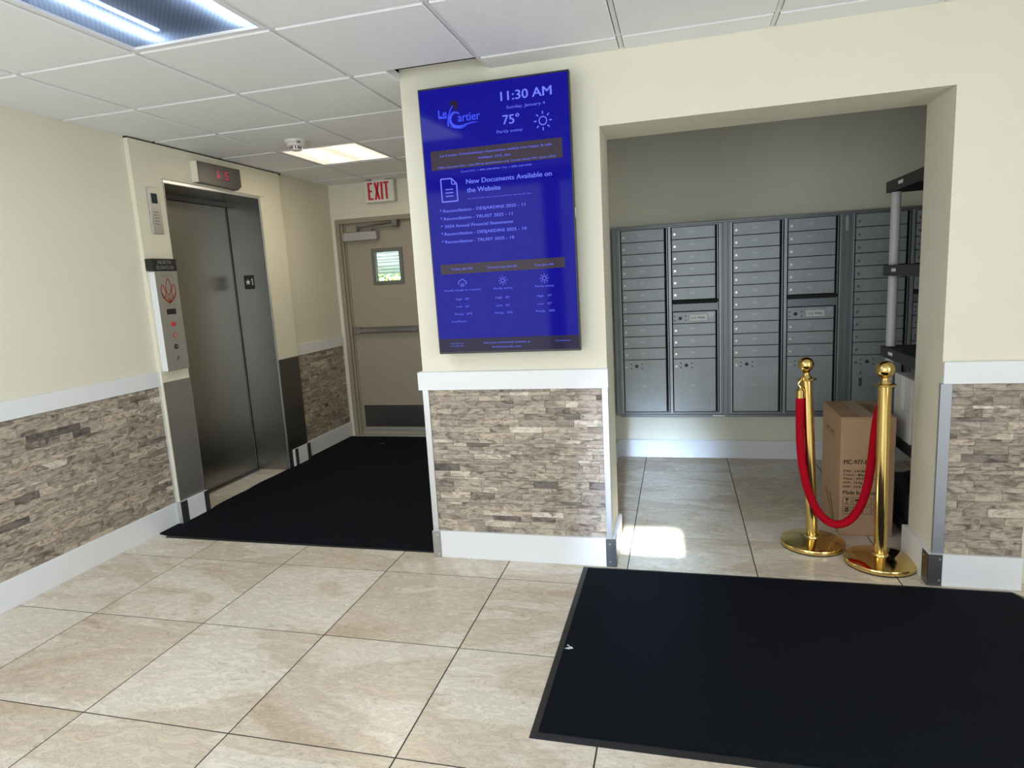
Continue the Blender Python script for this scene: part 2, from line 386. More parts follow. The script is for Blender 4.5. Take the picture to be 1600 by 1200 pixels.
# ------------------------------------------------------------------ the shell
H = 2.392; XL = -1.868; XE = -1.8366; YE0, YE1 = 0.2402, 1.717; XR2 = -1.873; YB = 2.541
XW = 0.936; XO = 2.330; T = 0.313; YM = 1.958; XR = 2.6595; ZO = 2.0794; BB = 0.1455; R0 = 0.8964; R1 = 0.9886
XMR = 3.40; XFR = 4.05; YF = -4.6
ST = dict(kind='structure')
def struct(name, bm, m, parent=None, **k):
    return obj(name, bm, m, parent, kind='structure' if parent is None else None, **k)

wall_left = struct('wall_left', B(XL - 0.15, XL, YF, YE0, 0, H + 0.05), M['paint'])
bm = BM(); box(bm, XE - 0.50, XE, YE0, 0.467, 0, 2.374); box(bm, XE - 0.50, XE, 1.416, YE1, 0, 2.374); box(bm, XE - 0.50, XE, 0.467, 1.416, 2.156, 2.374)
wall_elev = struct('wall_elevator', bm, M['casing'])
struct('shadow_gap_1', B(XE - 0.3, XE - 0.012, YE0 + 0.004, YE1 + 0.05, 2.375, H + 0.03), M['dark'])  # dark strip standing in for the shadow between casing top and ceiling
wall_hall = struct('wall_hall_left', B(XR2 - 0.3, XR2, YE1, YB + 0.2, 0, H + 0.05), M['paint'])
bm = BM(); box(bm, XR2, -1.833, YB, YB + 0.12, 0, H + 0.05); box(bm, -0.745, 0, YB, YB + 0.12, 0, H + 0.05); box(bm, -1.833, -0.745, YB, YB + 0.12, 2.072, H + 0.05)
struct('wall_back', bm, M['paint'])
bm = BM(); box(bm, 0, 0.775, 0, YB + 0.12, 0, H + 0.1); box(bm, 0.775, XW, 0, T, 0, H + 0.1)
wall_center = struct('wall_center', bm, M['paint'])
bm = BM(); box(bm, XW, XO, 0, T, ZO, H + 0.1)
struct('wall_header', bm, M['paint'])
wall_right = struct('wall_right', B(XO, XR, 0, T, 0, H + 0.1), M['paint'])
struct('wall_right_return', B(XR, XFR + 0.1, 0.05, T, 0, H + 0.1), M['paint'])
struct('wall_mail_back', B(0.775, XMR + 0.1, YM, YM + 0.12, 0, 2.62), M['paint'])
struct('wall_mail_right', B(XMR, XMR + 0.1, T, YM, 0, 2.62), M['paint'])
struct('wall_mail_left', B(0.765, 0.7752, T, YM, H + 0.1, 2.62), M['paint'])
struct('ceiling_mail', B(0.765, XMR + 0.1, T, YM + 0.12, 2.52, 2.62), M['paint'])

# entrance front behind the camera and glazed side: aluminium bays with glass
bm = BM()
for x in (-1.868, -0.10, 1.60, 3.30): box(bm, x, x + 0.10, YF, YF + 0.07, 0, H)
box(bm, -1.868, XFR, YF, YF + 0.07, 0, 0.10); box(bm, -1.868, XFR, YF, YF + 0.07, 2.27, H)
box(bm, 3.40, XFR, YF, YF + 0.07, 0.10, 2.27)
front = struct('wall_front', bm, M['alu'])
for i, (a, b) in enumerate(((-1.768, -0.10), (0.0, 1.60), (1.70, 3.30))):
    struct('window_%d' % (i + 1), B(a, b, YF + 0.03, YF + 0.04, 0.10, 2.27), M['glass'])
bm = BM(); box(bm, XFR, XFR + 0.1, YF, -4.45, 0, H); box(bm, XFR, XFR + 0.1, -2.05, 0.05, 0, H); box(bm, XFR, XFR + 0.1, -4.45, -2.05, 0, 0.2); box(bm, XFR, XFR + 0.1, -4.45, -2.05, 2.3, H)
struct('wall_side', bm, M['paint'])
struct('window_4', B(XFR + 0.04, XFR + 0.05, -4.45, -2.05, 0.2, 2.3), M['glass'])  # unseen pane, set back to keep its light off the right wall

# unseen mask wall added outside; its one gap shapes the sun patch indoors
bm = BM(); sy_, gx0_, gx1_, gz0_, gz1_ = -5.4, 1.272, 1.575, 2.338, 2.470
box(bm, -6, gx0_, sy_, sy_ + 0.02, 0, 3.4); box(bm, gx1_, 8, sy_, sy_ + 0.02, 0, 3.4); box(bm, gx0_, gx1_, sy_, sy_ + 0.02, 0, gz0_); box(bm, gx0_, gx1_, sy_, sy_ + 0.02, gz1_, 3.4)
struct('wall_sun_mask', bm, M['concrete'])

# ------------------------------------------------------------------ floor: recessed grout bed and one object per tile
floor = struct('floor', B(-2.45, XFR + 0.1, YF - 0.02, YB + 0.2, -0.08, -0.0013), M['grout'])
FX, FY, FS, FT = -1.3911, -1.4183, 0.5996, 0.5987
def slab(x0, x1, y0, y1, z0, z1, c):
    """12-vertex tile: chamfered upper edge"""
    bm = BM(); r = lambda q, z: [bm.verts.new(p) for p in ((x0 + q, y0 + q, z), (x1 - q, y0 + q, z), (x1 - q, y1 - q, z), (x0 + q, y1 - q, z))]
    s = 1 if z1 > z0 else -1
    a, b, t = r(0, z0), r(0, z1 - s * c), r(c, z1)
    for p, q in ((a, b), (b, t)):
        for i in range(4):
            j = (i + 1) % 4; bm.faces.new((p[i], p[j], q[j], q[i]))
    bm.faces.new(t)
    bmesh.ops.recalc_face_normals(bm, faces=bm.faces)
    return bm
for i in range(-1, 10):
    for j in range(-6, 8):
        x0, x1 = FX + i * FS, FX + (i + 1) * FS; y0, y1 = FY + j * FT, FY + (j + 1) * FT
        x0 = max(x0, XL + 0.002 if y1 < 0.3 else XR2); x1 = min(x1, XFR); y0 = max(y0, YF + 0.07); y1 = min(y1, YB if x0 < 0 else YM)
        if x1 - x0 < 0.02 or y1 - y0 < 0.02: continue
        if x0 > -0.02 and x1 < 0.78 and y0 > -0.02: continue
        if x0 > XMR: 
            if y0 > 0: continue
        g = 0.0027
        obj('floor_tile', slab(x0 + g, x1 - g, y0 + g, y1 - g, -0.0012, 0.0, 0.0003), M['tile'], floor, origin='auto')
obj('floor_tile', slab(-2.09, XR2 - 0.002, 0.47, 1.413, -0.0012, 0.0, 0.0003), M['tile'], floor, origin='auto')

# ------------------------------------------------------------------ ceiling: grid of rails, drop-edge boards
ceil = struct('ceiling', B(-2.3, XFR + 0.1, YF - 0.02, YB + 0.12, H + 0.045, H + 0.09), M['dark'])
GX, GY, GS, GT = -1.3967, -0.7582, 0.61, 0.6034
def in_center(x0, x1, y0, y1): return x0 > -0.3 and y0 > -0.05
def cl(v, a, b): return max(a, min(b, v))
for i in range(-2, 10):
    for j in range(-7, 6):
        x0, x1 = GX + i * GS, GX + (i + 1) * GS; y0, y1 = GY + j * GT, GY + (j + 1) * GT
        if (i == 1 and j in (-1, -2)) or (i == 0 and j == 3): continue
        if y1 > 0.05 and x1 > 0: 
            if x0 > -0.05:
                y1 = 0.0
            elif x1 > 0.005: x1 = 0.0
        xl = XL + 0.001 if (y0 + y1) / 2 < YE0 else XR2
        x0, x1 = cl(x0, xl, XFR), cl(x1, xl, XFR); y0, y1 = cl(y0, YF, YB), cl(y1, YF, YB)
        if x1 - x0 < 0.03 or y1 - y0 < 0.03: continue
        g = 0.0125
        ga = 0.0 if x0 <= xl + 0.002 else g; gb = 0.0 if x1 in (0.0, XFR) else g; gc = g; gd = 0.0 if y1 in (0.0, YB) else g
        obj('ceiling_tile', slab(x0 + ga, x1 - gb, y0 + gc, y1 - gd, H + 0.03, H - 0.007, 0.002), M['ceil'], ceil, origin='auto')
for j in range(-6, 6):
    y = GY + j * GT
    xe = XFR if y < 0 else 0.0
    if y > YB: continue
    obj('ceiling_rail', B(XL, xe, y - 0.0085, y + 0.0085, H, H + 0.03), M['tbar'], ceil, origin='auto')
for i in range(-1, 9):
    x = GX + i * GS
    if x < XL: continue
    ye = YB if x < 0 else 0.0
    obj('ceiling_rail', B(x - 0.0085, x + 0.0085, YF, ye, H - 0.0005, H + 0.0295), M['tbar'], ceil, origin='auto')

# ------------------------------------------------------------------ split stone wainscot
def stone_piece(bm, P, u0, u1, v0, v1, d0, d1, c):
    """P(u, v, d) maps wall coordinates to the world"""
    j = lambda: random.uniform(-0.0012, 0.0012)
    a = [bm.verts.new(P(u, v, d0)) for u, v in ((u0, v0), (u1, v0), (u1, v1), (u0, v1))]
    b = [bm.verts.new(P(u, v, d1 - c)) for u, v in ((u0, v0), (u1, v0), (u1, v1), (u0, v1))]
    t = [bm.verts.new(P(u, v, d1 + j())) for u, v in ((u0 + c, v0 + c), (u1 - c, v0 + c), (u1 - c, v1 - c), (u0 + c, v1 - c))]
    fs = []
    for p, q in ((a, b), (b, t)):
        for i in range(4):
            k = (i + 1) % 4; fs.append(bm.faces.new((p[i], p[k], q[k], q[i])))
    fs.append(bm.faces.new(t))
    return bm
def stone_field(P, u0, u1, v0, v1, parent, single, rng, dbase=0.0, limit=300):
    """courses of strips; single(u, v) tells whether a piece is an object of its own"""
    random.seed(rng); v = v0; rest = BM(); cnt = 0; nrest = 0
    while v < v1 - 0.004:
        hh = random.choice((0.014, 0.019, 0.026, 0.030, 0.036, 0.038))
        if v1 - (v + hh) < 0.012: hh = v1 - v
        u = u0 - random.uniform(0, 0.12)
        while u < u1:
            L = random.uniform(0.055, 0.20); a, b = max(u, u0), min(u + L, u1); u += L
            if b - a < 0.006: continue
            g = 0.0003; d1 = dbase + random.uniform(0.0065, 0.0098)
            if single((a + b) / 2, v + hh / 2) and cnt < limit:
                bm = stone_piece(BM(), P, a + g, b - g, v + g, v + hh - g, dbase, d1, 0.0007)
                bmesh.ops.recalc_face_normals(bm, faces=bm.faces)
                obj('stone', bm, M['stone'], parent, origin='auto'); cnt += 1
            else:
                stone_piece(rest, P, a + g, b - g, v + g, v + hh - g, dbase, d1, 0.0007); nrest += 1
        v += hh
    if nrest:
        bmesh.ops.recalc_face_normals(rest, faces=rest.faces)
        obj('stone_courses', rest, M['stone'], parent, kind='stuff')
    else: rest.free()
    return cnt
PC = lambda u, v, d: (u, -d, v)          # faces towards the entrance
PL = lambda u, v, d: (XL + d, u, v)      # left wall
PH = lambda u, v, d: (XR2 + d, u, v)     # hall wall
stone_field(PC, 0.028, 0.910, BB, R0, wall_center, lambda u, v: True, 11)
stone_field(PC, 2.365, XR, BB, R0, wall_right, lambda u, v: True, 12)
stone_field(PL, -4.5, YE0 - 0.014, BB, R0, wall_left, lambda u, v: u > -0.95, 13)
stone_field(PH, YE1 + 0.01, 2.515, BB, R0, wall_hall, lambda u, v: False, 14)

# ------------------------------------------------------------------ trims
def rail(name, bm): return struct(name, bm, M['white'])
bm = box(BM(), XL, XL + 0.020, YF + 0.1, YE0, R0, R1, 0.0015); rail('trim_2', bm)
bm = box(BM(), XR2, XR2 + 0.014, YE1, 2.52, R0, R1, 0.0015); rail('trim_3', bm)
bm = box(BM(), -0.022, 0.941, -0.0215, -0.0, R0, R1, 0.0015); box(bm, -0.022, 0.0, 0.0, 1.0, R0, R1, 0.0015); rail('trim_4', bm)
bm = box(BM(), XO, XR, -0.0215, 0, R0, R1, 0.0015); rail('trim_5', bm)
# metal edge strips beside the stone
obj('edge_strip', B(-0.003, 0.029, -0.016, 0.0, BB, R0, 0.001), M['steel_light'], wall_center, label='white painted edge strip')
obj('edge_strip', B(0.909, 0.938, -0.016, 0.0, BB, R0, 0.001), M['steel_light'], wall_center, label='silver metal edge strip')
obj('edge_strip', B(2.322, 2.366, -0.016, 0.0, BB, R0, 0.001), M['strip_grey'], wall_right)
obj('edge_strip', B(XL, XL + 0.012, YE0 - 0.014, YE0, BB, R0, 0.001), M['steel_light'], wall_left)
bl = struct('baseboard_left', B(XL, XL + 0.016, YF + 0.1, YE0 - 0.013, 0, BB, 0.0015), M['white'])
be = struct('baseboard_elevator_left', (lambda b_: (box(b_, XE, XE + 0.015, YE0 - 0.013, 0.478, 0, BB, 0.0015), box(b_, XL, XE + 0.015, YE0 - 0.013, YE0, 0, BB, 0.0015), b_)[2])(BM()), M['white'])
def guard(parent, x0, x1, y0, y1, m='guard', z1=BB + 0.001):
    g_ = obj('corner_guard', B(x0, x1, y0, y1, 0.001, z1, 0.0008), M[m], parent)
    return g_
def screws(parent, pts, axis):
    for p in pts:
        d = Vector(axis) * 0.0015
        obj('screw', cyl(BM(), p, Vector(p) + d, 0.0045, 10), M['steel_light'], parent)
guard(be, XE + 0.0145, XE + 0.0175, YE0 - 0.014, YE0 + 0.045)
guard(be, XL + 0.016, XE + 0.0165, YE0 - 0.0155, YE0 - 0.0125, 'steel_light')
guard(be, XE + 0.0145, XE + 0.0175, 0.437, 0.480); 
br = struct('baseboard_elevator_right', B(XE, XE + 0.015, 1.487, YE1 + 0.012, 0, BB, 0.0015), M['white'])
guard(br, XE + 0.0145, XE + 0.0175, 1.505, 1.545); guard(br, XE + 0.0145, XE + 0.0175, YE1 - 0.035, YE1 + 0.014)
struct('baseboard_hall', B(XR2, XR2 + 0.015, YE1 + 0.012, 2.535, 0, BB, 0.0015), M['white'])
bm = box(BM(), -0.0044, 0.9541, -0.0254, 0.0, 0, BB, 0.0015); box(bm, 0.936, 0.9541, 0.0, T + 0.01, 0, BB, 0.0015)
bc = struct('baseboard_center', bm, M['white'])
g1 = guard(bc, -0.0060, 0.040, -0.0275, -0.0250, 'guard_l'); screws(g1, [(0.024, -0.0275, 0.125), (0.024, -0.0275, 0.02)], (0, -1, 0))
g2 = guard(bc, 0.905, 0.9560, -0.0275, -0.0250); screws(g2, [(0.925, -0.0275, 0.12), (0.925, -0.0275, 0.028)], (0, -1, 0))
guard(bc, 0.9536, 0.9562, -0.0275, 0.03)
bm = box(BM(), 2.3056, XR, -0.0254, 0.0, 0, BB, 0.0015); box(bm, 2.3056, 2.330, 0.0, T + 0.01, 0, BB, 0.0015)
brr = struct('baseboard_right', bm, M['white'])
g3 = guard(brr, 2.3036, 2.360, -0.0275, -0.0250); screws(g3, [(2.349, -0.0275, 0.125), (2.349, -0.0275, 0.028)], (0, -1, 0))
g4 = guard(brr, 2.3036, 2.3060, -0.0275, 0.045); screws(g4, [(2.3036, 0.02, 0.125)], (-1, 0, 0))
struct('baseboard_mail_back', B(0.775, XMR, YM - 0.018, YM, 0, 0.1395, 0.0015), M['white'])
struct('baseboard_mail_left', B(0.775, 0.793, T + 0.01, YM - 0.018, 0, 0.1395, 0.0015), M['white'])
# steel cladding below rail height on the elevator wall
obj('steel_panel', B(XE, XE + 0.002, YE0 + 0.002, 0.467, BB, 0.917, 0.0005), M['cladding'], wall_elev, label='dark brushed steel panel')
obj('steel_panel', B(XE, XE + 0.002, 1.487, YE1 - 0.001, BB, 0.900, 0.0005), M['steel_dark'], wall_elev, label='dark brushed steel panel')
obj('corner_bead', B(XL + 0.001, XE + 0.0005, YE0 - 0.0015, YE0 + 0.0005, BB, 2.372), M['casing'], wall_elev)

# ------------------------------------------------------------------ elevator entrance
ed = struct('trim_6', (lambda b_: (box(b_, -2.13, XE + 0.004, 1.411, 1.4165, 0, 2.156), box(b_, -2.13, XE + 0.004, 0.4665, 0.472, 0, 2.156), box(b_, -2.13, XE + 0.004, 0.472, 1.411, 2.145, 2.156), b_)[3])(BM()), M['steel'])
obj('frame_edge', B(XE - 0.001, XE + 0.006, 1.411, 1.432, 0, 2.164, 0.001), M['steel_light'], ed)
obj('frame_face', B(XE - 0.001, XE + 0.003, 1.432, 1.487, BB * 0, 2.164, 0.001), M['casing'], ed)
obj('frame_face_lower', B(XE + 0.003, XE + 0.005, 1.434, 1.487, 0.0, 0.90, 0.0005), M['steel_dark'], ed)
obj('head_edge', B(XE - 0.001, XE + 0.006, 0.4665, 1.411, 2.147, 2.164, 0.001), M['steel_light'], ed)
obj('head_trim', B(XE - 0.001, XE + 0.010, 0.452, 1.487, 2.170, 2.180, 0.001), M['casing'], ed)
d1 = struct('door_1', B(-2.165, -2.128, 0.44, 1.398, 0.006, 2.105, 0.002), M['steel_door'])
obj('door_gap', B(-2.17, -2.135, 1.398, 1.412, 0.006, 2.15), M['dark'], d1)
obj('door_head', B(-2.17, -2.126, 0.472, 1.411, 2.108, 2.145, 0.001), M['steel_dark'], d1)
obj('door_sill', B(-2.16, -2.092, 0.472, 1.411, -0.002, 0.005, 0.001), M['guard'], d1)
obj('elevator_shaft', B(-2.30, -2.18, 0.3, 1.6, 0, 2.3), M['dark'], d1)

# ------------------------------------------------------------------ exit door and its frame
fr = BM()
box(fr, -1.833, -1.790, YB - 0.012, YB + 0.12, 0, 2.072, 0.002); box(fr, -1.790, -1.768, YB + 0.01, YB + 0.12, 0, 2.03, 0.002)
box(fr, -1.768, -1.752, YB + 0.03, YB + 0.12, 0, 2.03, 0.002)
box(fr, -0.800, -0.745, YB - 0.012, YB + 0.12, 0, 2.072, 0.002)
box(fr, -1.790, -0.800, YB - 0.012, YB + 0.12, 2.030, 2.072, 0.002); box(fr, -1.752, -0.80, YB + 0.03, YB + 0.12, 2.012, 2.03, 0.001)
struct('trim_7', fr, M['frame'])
YD = YB + 0.035
bm = BM(); X0, X1 = -1.750, -0.802; wx0, wx1, wz0, wz1 = -1.475, -1.225, 1.485, 1.755
box(bm, X0, wx0, YD, YD + 0.045, 0.014, 2.010); box(bm, wx1, X1, YD, YD + 0.045, 0.014, 2.010); box(bm, wx0, wx1, YD, YD + 0.045, 0.014, wz0); box(bm, wx0, wx1, YD, YD + 0.045, wz1, 2.010)
d2 = struct('door_2', bm, M['door'])
bm = BM(); e_ = 0.032
for a in ((wx0 - e_, wx1 + e_, wz1 - 0.004, wz1 + e_), (wx0 - e_, wx1 + e_, wz0 - e_, wz0 + 0.004), (wx0 - e_, wx0 + 0.004, wz0, wz1), (wx1 - 0.004, wx1 + e_, wz0, wz1)):
    box(bm, a[0], a[1], YD - 0.010, YD + 0.001, a[2], a[3], 0.002)
obj('window_frame', bm, M['guard'], d2, label='dark grey vision panel frame')
obj('window_pane', B(wx0, wx1, YD + 0.018, YD + 0.024, wz0, wz1), M['glass'], d2)
obj('kick_plate', B(-1.728, X1, YD - 0.002, YD, 0.085, 0.300, 0.0005), M['steel_dark'], d2, label='brushed steel kick plate')
obj('door_sweep', B(X0, X1, YD - 0.008, YD, 0.045, 0.070, 0.001), M['steel_light'], d2)
bm = BM(); box(bm, -1.742, X1, YD - 0.040, YD - 0.012, 1.005, 1.060, 0.004)
pb = obj('push_bar', bm, M['steel'], d2, label='brushed steel push bar')
obj('end_cap', B(-1.748, -1.665, YD - 0.050, YD, 1.000, 1.065, 0.004), M['steel'], pb)
obj('push_pad', B(-1.665, -1.08, YD - 0.062, YD - 0.038, 1.012, 1.052, 0.005), M['steel'], pb)
dc = obj('door_closer', B(-1.745, -1.405, YD - 0.075, YD - 0.004, 1.868, 1.945, 0.004), M['closer'], d2, label='grey box door closer')
bm = BM(); box(bm, -1.50, -1.46, YD - 0.05, YD - 0.03, 1.945, 1.97); box(bm, -1.50, -1.20, YD - 0.052, YD - 0.036, 1.966, 1.974); box(bm, -1.24, -1.19, YB - 0.05, YB + 0.01, 1.975, 2.03); box(bm, -1.62, -1.60, YD - 0.05, YD - 0.03, 1.945, 2.00); tube(bm, [(-1.61, YD - 0.045, 1.98), (-1.22, YB - 0.035, 2.008)], 0.008, 8)
obj('closer_arm', bm, M['guard'], dc)
struct('trim_8', B(-1.79, -0.80, YB - 0.03, YB + 0.10, 0, 0.012, 0.003), M['steel_light'])

# what the vision panel looks out on: a car park edge with hedge, shaded by an added slab
t = thing('garage_facade', 'pale grey ribbed garage wall seen through the exit door window', 'building', (-3.0, 10.6, 0))
obj('wall_panel', B(-9, 3, 10.6, 10.8, -0.1, 3.2), M['concrete'], t)
for k in range(14): obj('rib', B(-9, 3, 10.56, 10.6, 1.70 + 0.075 * k, 1.735 + 0.075 * k + (0.03 if k == 3 else 0), 0.004), M['concrete'], t)
obj('sun_shade_slab', B(-9, 3, 8.3, 10.8, 2.62, 2.75), M['concrete'], t)  # unseen slab added to keep the sun off the wall panel
struct('ground_outside', B(-9, 3, 2.8, 14, -0.12, -0.021), M['concrete'])
bm = B(-9, 2, 10.12, 10.35, -0.02, 1.60); random.seed(5)
for k in range(5200):
    c = Vector((random.uniform(-9, 2), random.uniform(9.95, 10.2), random.uniform(1.1, 1.68) + 0.06 * math.sin(k)))
    d = Vector([random.uniform(-1, 1) for _ in range(3)]).normalized() * 0.05; e2 = d.orthogonal().normalized() * 0.03
    bm.faces.new([bm.verts.new(c + d), bm.verts.new(c + e2), bm.verts.new(c - d), bm.verts.new(c - e2)])
hd = obj('hedge', bm, M['leaf'], kind='stuff', label='green hedge seen through the exit door window', category='hedge')

# ------------------------------------------------------------------ ceiling fittings
t = thing('ceiling_light', 'long bluish ceiling light with prismatic lens above the entrance floor', 'ceiling light', (-0.482, -1.36, H), 'ceiling lights')
x0, x1, y0, y1 = GX + GS + 0.010, GX + 2 * GS - 0.010, GY - 2 * GT + 0.010, GY - 0.010
bm = BM()
f_ = 0.018
box(bm, x0, x1, y1 - f_, y1, H - 0.006, H + 0.03, 0.001); box(bm, x0, x1, y0, y0 + f_, H - 0.006, H + 0.03, 0.001)
box(bm, x0, x0 + f_, y0 + f_, y1 - f_, H - 0.006, H + 0.03, 0.001); box(bm, x1 - f_, x1, y0 + f_, y1 - f_, H - 0.006, H + 0.03, 0.001)
obj('frame', bm, M['tbar'], t)
bm = BM(); box(bm, x0, x0 + 0.004, y0, y1, H + 0.03, H + 0.12); box(bm, x1 - 0.004, x1, y0, y1, H + 0.03, H + 0.12); box(bm, x0, x1, y0, y0 + 0.004, H + 0.03, H + 0.12); box(bm, x0, x1, y1 - 0.004, y1, H + 0.03, H + 0.12); box(bm, x0, x1, y0, y1, H + 0.12, H + 0.125)
obj('housing', bm, M['white'], t)
for k in (0.24, 0.90):
    x = x0 + (x1 - x0) * k
    obj('fluorescent_tube', cyl(BM(), (x, y0 + 0.03, H + 0.055), (x, y1 - 0.03, H + 0.055), 0.016, 12), M['tube_cool'], t)
obj('prismatic_lens', B(x0 + f_, x1 - f_, y0 + f_, y1 - f_, H + 0.004, H + 0.007), M['prism'], t)

t = thing('ceiling_light', 'square warm white glowing ceiling light near the exit door', 'ceiling light', (-1.07, 1.33, H), 'ceiling lights')
x0, x1, y0, y1 = GX + 0.012, GX + GS - 0.012, GY + 3 * GT + 0.012, GY + 4 * GT - 0.012
bm = BM(); f_ = 0.014
box(bm, x0, x1, y1 - f_, y1, H - 0.006, H + 0.03, 0.001); box(bm, x0, x1, y0, y0 + f_, H - 0.006, H + 0.03, 0.001)
box(bm, x0, x0 + f_, y0 + f_, y1 - f_, H - 0.006, H + 0.03, 0.001); box(bm, x1 - f_, x1, y0 + f_, y1 - f_, H - 0.006, H + 0.03, 0.001)
obj('frame', bm, M['tbar'], t)
obj('diffuser', B(x0 + f_, x1 - f_, y0 + f_, y1 - f_, H - 0.001, H + 0.003), M['lens_warm'], t)

t = thing('smoke_detector', 'round white smoke detector on the ceiling before the square light', 'smoke detector', (-1.095, 0.82, H - 0.007))
c0 = (-1.095, 0.82, H - 0.007)
obj('base_plate', lathe(BM(), [(0, 0), (0.066, 0), (0.066, -0.016), (0.060, -0.022), (0, -0.022)], c0, 32), M['sign_w'], t, smooth=True)
obj('housing', lathe(BM(), [(0.056, -0.022), (0.055, -0.034), (0.046, -0.040), (0, -0.040)], c0, 32), M['sign_w'], t, smooth=True)
bm = BM()
for k in range(14):
    a = 2 * math.pi * k / 14; d = Vector((math.cos(a), math.sin(a), 0)); s_ = Vector((-d.y, d.x, 0))
    p = Vector(c0) + d * 0.040 + Vector((0, 0, -0.040))
    poly(bm, [p + s_ * 0.005, p - s_ * 0.005, p - s_ * 0.004 - d * 0.004 + Vector((0, 0, -0.016)), p + s_ * 0.004 - d * 0.004 + Vector((0, 0, -0.016))], -d, 0.005)
obj('vent_fins', bm, M['guard_l'], t)
obj('sensor_cap', lathe(BM(), [(0.036, -0.054), (0.036, -0.060), (0.026, -0.063), (0, -0.064)], c0, 24), M['sign_w'], t, smooth=True)
obj('test_button', B(-1.055, -1.040, 0.765, 0.785, H - 0.034, H - 0.020, 0.002), M['guard_l'], t)

# exit sign
t = thing('exit_sign', 'white box exit sign with red capital letters hanging above the taupe door', 'exit sign', (-1.31, 2.49, 2.385))
ex0, ex1, ez0, ez1, ey = -1.468, -1.180, 2.188, 2.378, 2.462
obj('housing', B(ex0, ex1, ey, ey + 0.045, ez0, ez1, 0.005, 2), M['sign_w'], t)
obj('mounting_canopy', B(-1.39, -1.26, ey + 0.005, ey + 0.04, ez1, H - 0.007, 0.002), M['sign_w'], t)
# stroke built capitals: narrow, tall
bm = BM(); LY = ey - 0.0025; lz0, lz1 = ez0 + 0.022, ez1 - 0.018; hh = lz1 - lz0; sw = 0.020
def bar(x0, x1, z0, z1): box(bm, x0, x1, LY, ey + 0.001, z0, z1)
def diag(xa, xb, z0, z1, w_): poly(bm, [(xa, LY, z0), (xa + w_, LY, z0), (xb + w_, LY, z1), (xb, LY, z1)], (0, 1, 0), 0.003)
lx = ex0 + 0.038
bar(lx, lx + sw, lz0, lz1); bar(lx + sw, lx + 0.048, lz1 - 0.015, lz1); bar(lx + sw, lx + 0.050, lz0, lz0 + 0.015); bar(lx + sw, lx + 0.040, lz0 + hh / 2 - 0.007, lz0 + hh / 2 + 0.008)
lx += 0.062; diag(lx, lx + 0.036, lz0, lz1, sw); diag(lx + 0.036, lx, lz0, lz1, sw)
lx += 0.065; bar(lx, lx + sw, lz0, lz1)
lx += 0.027; bar(lx, lx + 0.052, lz1 - 0.016, lz1); bar(lx + 0.018, lx + 0.018 + sw, lz0, lz1 - 0.016)
obj('lettering', bm, M['red'], t, label='red letters EXIT')

# ------------------------------------------------------------------ things on the elevator wall
XA, YA, ZA = (1, 0, 0), (0, 1, 0), (0, 0, 1)
# floor display above the opening
t = thing('floor_display', 'dark grey digital floor display box above the elevator opening', 'display', (XE, 0.95, 2.25))
DX = XE + 0.058
bm = poly(BM(), [(XE, 0.735, 2.182), (XE, 0.735, 2.318), (XE, 1.170, 2.322), (XE, 1.170, 2.202), (XE, 1.130, 2.172)], (1, 0, 0), 0.050)
bmesh.ops.bevel(bm, geom=bm.edges[:], offset=0.003, segments=2, affect='EDGES')
obj('housing', bm, M['disp'], t)
obj('side_plate', B(XE, XE + 0.048, 0.731, 0.736, 2.182, 2.318), M['casing'], t, label='cream side plate')
LX = XE + 0.0505
obj('display_window', B(LX - 0.002, LX + 0.001, 0.905, 1.045, 2.222, 2.292, 0.001), M['led_bg'], t)
bm = BM()
def seg(y0, y1, z0, z1): box(bm, LX + 0.001, LX + 0.002, y0, y1, z0, z1)
seg(0.927, 0.934, 2.245, 2.284); ar = poly(BM(), [(LX + 0.001, 0.915, 2.250), (LX + 0.001, 0.946, 2.250), (LX + 0.001, 0.9305, 2.229)], (1, 0, 0), 0.001); box(ar, LX + 0.001, LX + 0.002, 0.927, 0.934, 2.2505, 2.284); obj('led_arrow', ar, M['led'], t); bm.free(); bm = BM(); (lambda *q: None)(bm, [(LX + 0.001, 0.915, 2.250), (LX + 0.001, 0.946, 2.250), (LX + 0.001, 0.9305, 2.229)], (1, 0, 0), 0.001)
for a in ((1.000, 1.032, 2.277, 2.283), (1.000, 1.032, 2.254, 2.260), (1.000, 1.032, 2.231, 2.237), (1.000, 1.006, 2.254, 2.283), (1.026, 1.032, 2.231, 2.260)): seg(*a)
obj('led_digits', bm, M['led'], t, label='red down arrow and digit 5')

# hall lantern / position plate
t = thing('wall_indicator', 'narrow steel indicator plate with dark window left of elevator', 'indicator', (XE, 0.365, 1.83))
obj('face_plate', B(XE, XE + 0.012, 0.325, 0.412, 1.828, 2.104, 0.002), M['panel_steel'], t)
obj('display_window', B(XE + 0.011, XE + 0.0135, 0.344, 0.392, 2.010, 2.070, 0.001), M['glass_dark'], t)
for k in range(5): obj('speaker_slot', B(XE + 0.0115, XE + 0.0125, 0.348, 0.388, 1.885 + 0.018 * k, 1.889 + 0.018 * k), M['ink_grey'], t)

# sign NORTH ELEVATOR
t = thing('elevator_sign', 'black plate sign with white words NORTH ELEVATOR', 'sign', (XE, 0.36, 1.60))
obj('plate', B(XE, XE + 0.050, 0.236, 0.432, 1.602, 1.674, 0.001), M['black'], t)
text('lettering', 'NORTH', (XE + 0.0505, 0.334, 1.642), YA, ZA, 0.105, 0.022, M['white_ink'], t, center=True, bold=0.012)
text('lettering', 'ELEVATOR', (XE + 0.0505, 0.336, 1.611), YA, ZA, 0.135, 0.022, M['white_ink'], t, center=True, bold=0.012)

